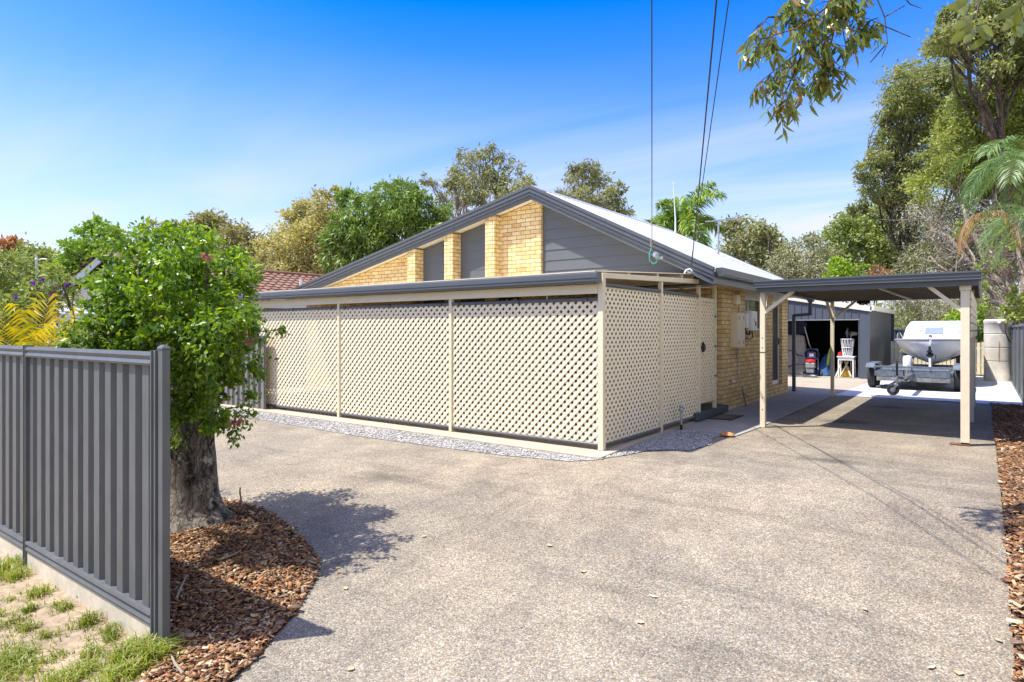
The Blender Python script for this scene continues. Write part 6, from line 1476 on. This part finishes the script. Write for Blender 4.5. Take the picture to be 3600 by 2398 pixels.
tree('green_shrub', 'fresh green leafy shrub left of the front carport post', gbase(3360, 23.5), pb([(3360, 1110, 32), (3340, 1130, 25), (3385, 1125, 25), (3365, 1160, 35)], 23.5, .3), 700, .19, LF['lime'], M['darkbark'], 49, .05, category='shrub', aspect=.3, droop=.5, shell=.4)
tree('green_shrub', 'fresh green leafy shrub left of the water tank', gbase(3445, 23.0), pb([(3450, 1090, 30), (3430, 1130, 30), (3460, 1140, 30), (3440, 1180, 35), (3470, 1190, 25)], 23, .3), 900, .19, LF['lime'], M['darkbark'], 50, .05, category='shrub', aspect=.3, droop=.5, shell=.4)
tree('yellow_shrub', 'yellow green broad leaved shrub above right steel fence', gbase(3700, 19), pb([(3570, 1070, 35), (3600, 1040, 40), (3550, 1110, 22), (3620, 1090, 50), (3660, 1060, 60), (3545, 1080, 15)], 19, .4), 1500, .15, LF['yellowgreen'], M['darkbark'], 51, .06, category='shrub', aspect=.45, shell=.4)
# pale leaning limbs at the right
t = thing('leaning_tree', 'pale smooth leaning trunks spreading left above the water tank', 'tree', tuple(gbase(3600, 25)))
mb = MB(); limbs_ = []
for q, r in (([(3600, 1180), (3530, 1075), (3450, 985), (3390, 900), (3330, 830), (3270, 810)], .17), ([(3600, 1180), (3560, 1040), (3480, 960), (3440, 860), (3400, 780), (3385, 720)], .18), ([(3530, 1075), (3440, 1040), (3400, 990), (3300, 935), (3270, 900)], .10), ([(3600, 1180), (3600, 960), (3570, 860), (3590, 760)], .15), ([(3450, 985), (3420, 900), (3380, 840), (3300, 780), (3220, 760)], .07), ([(3560, 1040), (3520, 960), (3470, 860), (3460, 800)], .08), ([(3390, 900), (3340, 880), (3280, 850)], .05), ([(3480, 960), (3540, 930), (3580, 900)], .06), ([(3440, 860), (3500, 800), (3530, 740)], .06)):
    lp = [P(x, y, 25 + .4 * i) for i, (x, y) in enumerate(q)]; limbs_.append(lp)
    mb.tube(lp, [r * (1 - .7 * i / (len(q) - 1)) for i in range(len(q))], 9)
rg = random.Random(12)
for _ in range(170):
    lp = rg.choice(limbs_); k0 = rg.randrange(len(lp) - 1); p0 = lp[k0].lerp(lp[k0 + 1], rg.random()); l = rg.uniform(.5, 1.4)
    d = Vector((rg.gauss(-.4, .8), rg.gauss(.1, .8), rg.gauss(.35, .6))).normalized()
    pts = [p0 + d * l * q / 3 + Vector((rg.gauss(0, .05), rg.gauss(0, .05), .03 * q)) * (q > 0) for q in range(4)]
    mb.tube(pts, [.024, .017, .011, .006], 4)
    p1 = pts[2]; d2 = (d + Vector((rg.gauss(0, .7), rg.gauss(0, .7), rg.gauss(0, .5)))).normalized(); mb.tube([p1, p1 + d2 * l * .35, p1 + d2 * l * .6], [.011, .008, .004], 4)
mb.build('trunk', M['gumbark'], t, smooth=60)
V, Fq = crown_leaves(pb([(3450, 1000, 30), (3430, 950, 25), (3500, 930, 40), (3540, 860, 40), (3400, 800, 40), (3470, 780, 40), (3430, 1050, 30)], 24.5, .6), 1400, .12, np.random.default_rng(3), aspect=.4, shell=.5)
np_mesh('crown', V, Fq, LF['olive'], t)

# palms at the back
c = P(2392, 800, 23)
def view_az(deg):  # azimuth measured in the picture plane: 0 = picture right, 90 = away
    return math.atan2(-SN, CS) + RA(deg)
palm_obj('foxtail_palm', 'foxtail palm with bushy plume fronds behind the white roof', gbase(2392, 23), c, [(view_az(a), RA(e), l) for a, e, l in ((178, 50, 2.2), (10, 58, 2.4), (150, 72, 1.8), (40, 75, 1.9), (-20, 30, 1.9), (200, 22, 1.7), (-60, 35, 1.5), (240, 40, 1.5), (100, 50, 1.6), (0, 12, 1.9), (-35, 5, 1.7), (185, 5, 1.5), (300, 60, 1.7), (70, 40, 1.5))], LF['palm'], 8, .11, droop=1.7, nl=56, leaf=.46, lw=.05, vee=.95, plume=3)
c = P(3620, 560, 17)
palm_obj('cocos_palm', 'feathery cocos palm with drooping fronds at right edge', gbase(3720, 17), c, [(view_az(a), RA(e), l) for a, e, l in ((178, 35, 2.3), (200, 10, 2.1), (160, 45, 2.2), (215, -5, 2.0), (0, 30, 2.2), (-30, 20, 2.0), (100, 50, 2.0), (250, 25, 2.0), (290, 30, 2.0), (330, 0, 2.0), (190, 55, 2.3), (140, 20, 2.1), (20, 50, 2.0), (270, 55, 1.8))], LF['cocos'], 10, .13, droop=2.3, nl=64, leaf=.55, lw=.022, vee=.25)
palm_obj('cocos_palm', 'lower second feathery palm crown beneath the cocos palm', gbase(3720, 19), P(3640, 770, 19), [(view_az(a), RA(e), l) for a, e, l in ((180, 30, 2.0), (205, 5, 1.9), (160, 50, 1.9), (250, 30, 1.8), (0, 30, 2), (300, 20, 1.8), (110, 45, 1.8), (190, 60, 1.7), (230, -15, 1.7))], LF['cocos'], 11, .12, droop=2.2, nl=56, leaf=.5, lw=.022, vee=.25)
t = thing('dead_frond', 'hanging dead orange brown palm frond at right', 'palm frond', tuple(P(3470, 740, 17.5)))
V = []; Fq = []; rg = np.random.default_rng(4); ribs = MB()
for az, el, ln, dr_ in ((178, 25, 1.5, 3.6), (0, 20, 1.6, 3.4), (250, 15, 1.4, 3.6)):
    pts = frond(V, Fq, P(3470, 750, 17.5), view_az(az), RA(el), ln, rg, droop=dr_, nl=44, leaf=.34, lw=.016, vee=-.2, ends=.8)
    ribs.tube([tuple(p_) for p_ in pts[::4]], .012, 5)
ribs.build('frond_rib', M['twig'], t); np_mesh('leaflets', V, Fq, LF['deadfrond'], t)

# ---------------------------------------------------------------- overhanging branches close to the camera
def hanging_branch(name, label, roots, Z, seed, n_leaf, ln, asp, lm, leafbox, twig_r=.010):
    rg = np.random.default_rng(seed); t = thing(name, label, 'branch', tuple(P(*roots[0][0], Z)))
    mb = MB(); tips = []
    for path in roots:
        pts = [P(x, y, Z + rg.normal() * .12) for x, y in path]
        mb.tube(pts, [twig_r * (1 - .75 * i / (len(pts) - 1)) for i in range(len(pts))], 6)
        for i in range(len(pts) - 1):
            for q in (.1, .3, .5, .7, .9):
                tips.append((pts[i].lerp(pts[i + 1], q), i / len(pts)))
    L_ = []; A_ = []
    for _ in range(n_leaf // 7):
        s, q = tips[rg.integers(len(tips))]
        d = Vector((rg.normal() * .9, rg.normal() * .9, -.5 - rg.random() * .6)).normalized(); l = .08 + .17 * rg.random()
        tw = [s, s + d * l * .5 + Vector((0, 0, .01)), s + d * l + Vector((0, 0, -.02))]
        mb.tube(tw, [.0035, .0028, .0016], 4)
        for k in range(7):
            w_ = tw[0].lerp(tw[2], .25 + .75 * k / 6)
            a = Vector((rg.normal() * .55, rg.normal() * .55, -.9)).normalized()
            L_.append(tuple(w_)); A_.append(tuple(a))
    L_ = np.array(L_); A_ = np.array(A_); m = len(L_)
    sd = unit(np.cross(A_, rg.normal(size=(m, 3)))); le = ln * (.7 + .6 * rg.random(m))
    # six cornered lance leaves with a slight bend
    nr = np.cross(A_, sd); LE = le[:, None]; W = LE * asp
    V = np.stack([L_, L_ + A_ * LE * .3 + sd * W * .5, L_ + A_ * LE * .65 + sd * W * .42 + nr * LE * .05, L_ + A_ * LE + nr * LE * .14 + sd * W * .2, L_ + A_ * LE * .65 - sd * W * .40 + nr * LE * .05, L_ + A_ * LE * .3 - sd * W * .5], 1).reshape(-1, 3)
    o = (np.arange(m) * 6)[:, None]; Fq = np.concatenate([o + np.array([[0, 1, 2, 5]]), o + np.array([[5, 2, 3, 4]])])
    mb.build('twig', M['darkbark'], t, smooth=60); np_mesh('leaves', V, Fq, lm, t)
hanging_branch('gum_branch', 'overhanging eucalypt branch with hanging leaves against blue sky', [
    [(3000, -120), (2900, 30), (2800, 100), (2700, 130), (2640, 140)], [(2950, -40), (2880, 110), (2800, 190), (2720, 250), (2670, 290)], [(2960, -60), (2930, 120), (2900, 230), (2880, 300)], [(2980, -80), (3010, 20), (3040, 80), (3090, 60)],
    [(2830, 160), (2790, 260), (2760, 330), (2735, 390)], [(2900, 220), (2920, 270), (2960, 230)], [(2760, 60), (2700, 60), (2660, 110)], [(2880, -60), (2790, -10), (2740, 40)], [(2990, -60), (2960, 90), (2975, 170)]], 5.2, 14, 1250, .125, .20, LF['branch'], None)
mb = MB(); 
for q in ([(3060, -60), (3110, 60), (3120, 150), (3100, 200)], [(3110, 60), (3180, 20)], [(3080, 80), (3200, 130)], [(3120, 150), (3060, 220)], [(3150, -40), (3200, 15), (3240, 30)]):
    mb.tube([P(x, y, 5.2) for x, y in q], [.006 * (1 - .7 * i / len(q)) for i in range(len(q))], 5)
mb.build('bare_twig', M['darkbark'], None, tuple(P(3060, -60, 5.2)), smooth=60, label='bare thin twigs hanging right of the eucalypt branch', category='twig')
# big close leaves in the corner
t = thing('gum_sprig', 'large close gum leaves hanging at the top right corner', 'sprig', tuple(P(3440, -40, 2.3)))
mb = MB(); mb.tube([P(3480, -80, 2.3), P(3440, 20, 2.3), P(3430, 80, 2.3)], [.006, .004, .002], 6).tube([P(3600, -90, 2.4), P(3590, 0, 2.4), P(3580, 60, 2.4)], [.006, .004, .002], 6); mb.build('twig', M['darkbark'], t, smooth=60)
mb = MB()
for (x0, y0, x1, y1, wpx, dz) in ((3425, 80, 3350, 145, 26, 0), (3420, 55, 3370, 90, 24, .03), (3430, 95, 3405, 135, 20, .05), (3440, 70, 3495, 120, 20, .02), (3432, 100, 3495, 132, 28, -.03), (3470, 130, 3420, 165, 18, .02), (3410, -10, 3345, 30, 22, 0), (3400, 0, 3395, 40, 18, .04), (3590, 20, 3510, 60, 24, 0), (3585, 40, 3545, 90, 24, .04), (3580, 30, 3575, 125, 24, -.02), (3600, 20, 3640, 90, 26, .02), (3560, 130, 3565, 150, 14, .03), (3590, 60, 3600, 110, 24, .06)):
    a = P(x0, y0, 2.3 + dz); b = P(x1, y1, 2.28 - dz); d = b - a; wv = d.cross(Vector((.5, -.8, .1))).normalized() * (wpx * 2.3 / F * .72); nrm = d.cross(wv).normalized() * d.length
    pts = []
    for k in range(7):
        q = k / 6; w_ = math.sin(math.pi * (.04 + .92 * q)) ** .8; c = a + d * q + nrm * (.10 * q * q)
        pts += [c - wv * w_ + nrm * .02 * w_, c, c + wv * w_ + nrm * .02 * w_]
    fs = []
    for k in range(6):
        for h in range(2): fs.append((k * 3 + h, k * 3 + h + 1, k * 3 + h + 4, k * 3 + h + 3))
    mb.add(pts, fs)
mb.build('leaves', leaf_mat('close gum leaves', [(.15, .19, .035), (.22, .25, .05), (.10, .14, .025)], .35, .45, .5), t, smooth=80)

# far belt of bush closing the horizon
rng = np.random.default_rng(77); bl = []
for x in range(-700, 4500, 55):
    Z = rng.uniform(66, 84); h = rng.uniform(45, 95)
    bl.append((P(x + rng.uniform(-20, 20), HY - h * .45, Z), (rng.uniform(2.2, 3.6), rng.uniform(2.2, 3.6), h * Z / F * .75)))
V, Fq = crown_leaves(bl, 26000, .55, rng, aspect=.55, shell=.4, clump=.3)
np_mesh('treeline', V, Fq, LF['olive'], None, (0, 0, 0), kind='stuff', label='distant olive treeline along the horizon', category='trees')
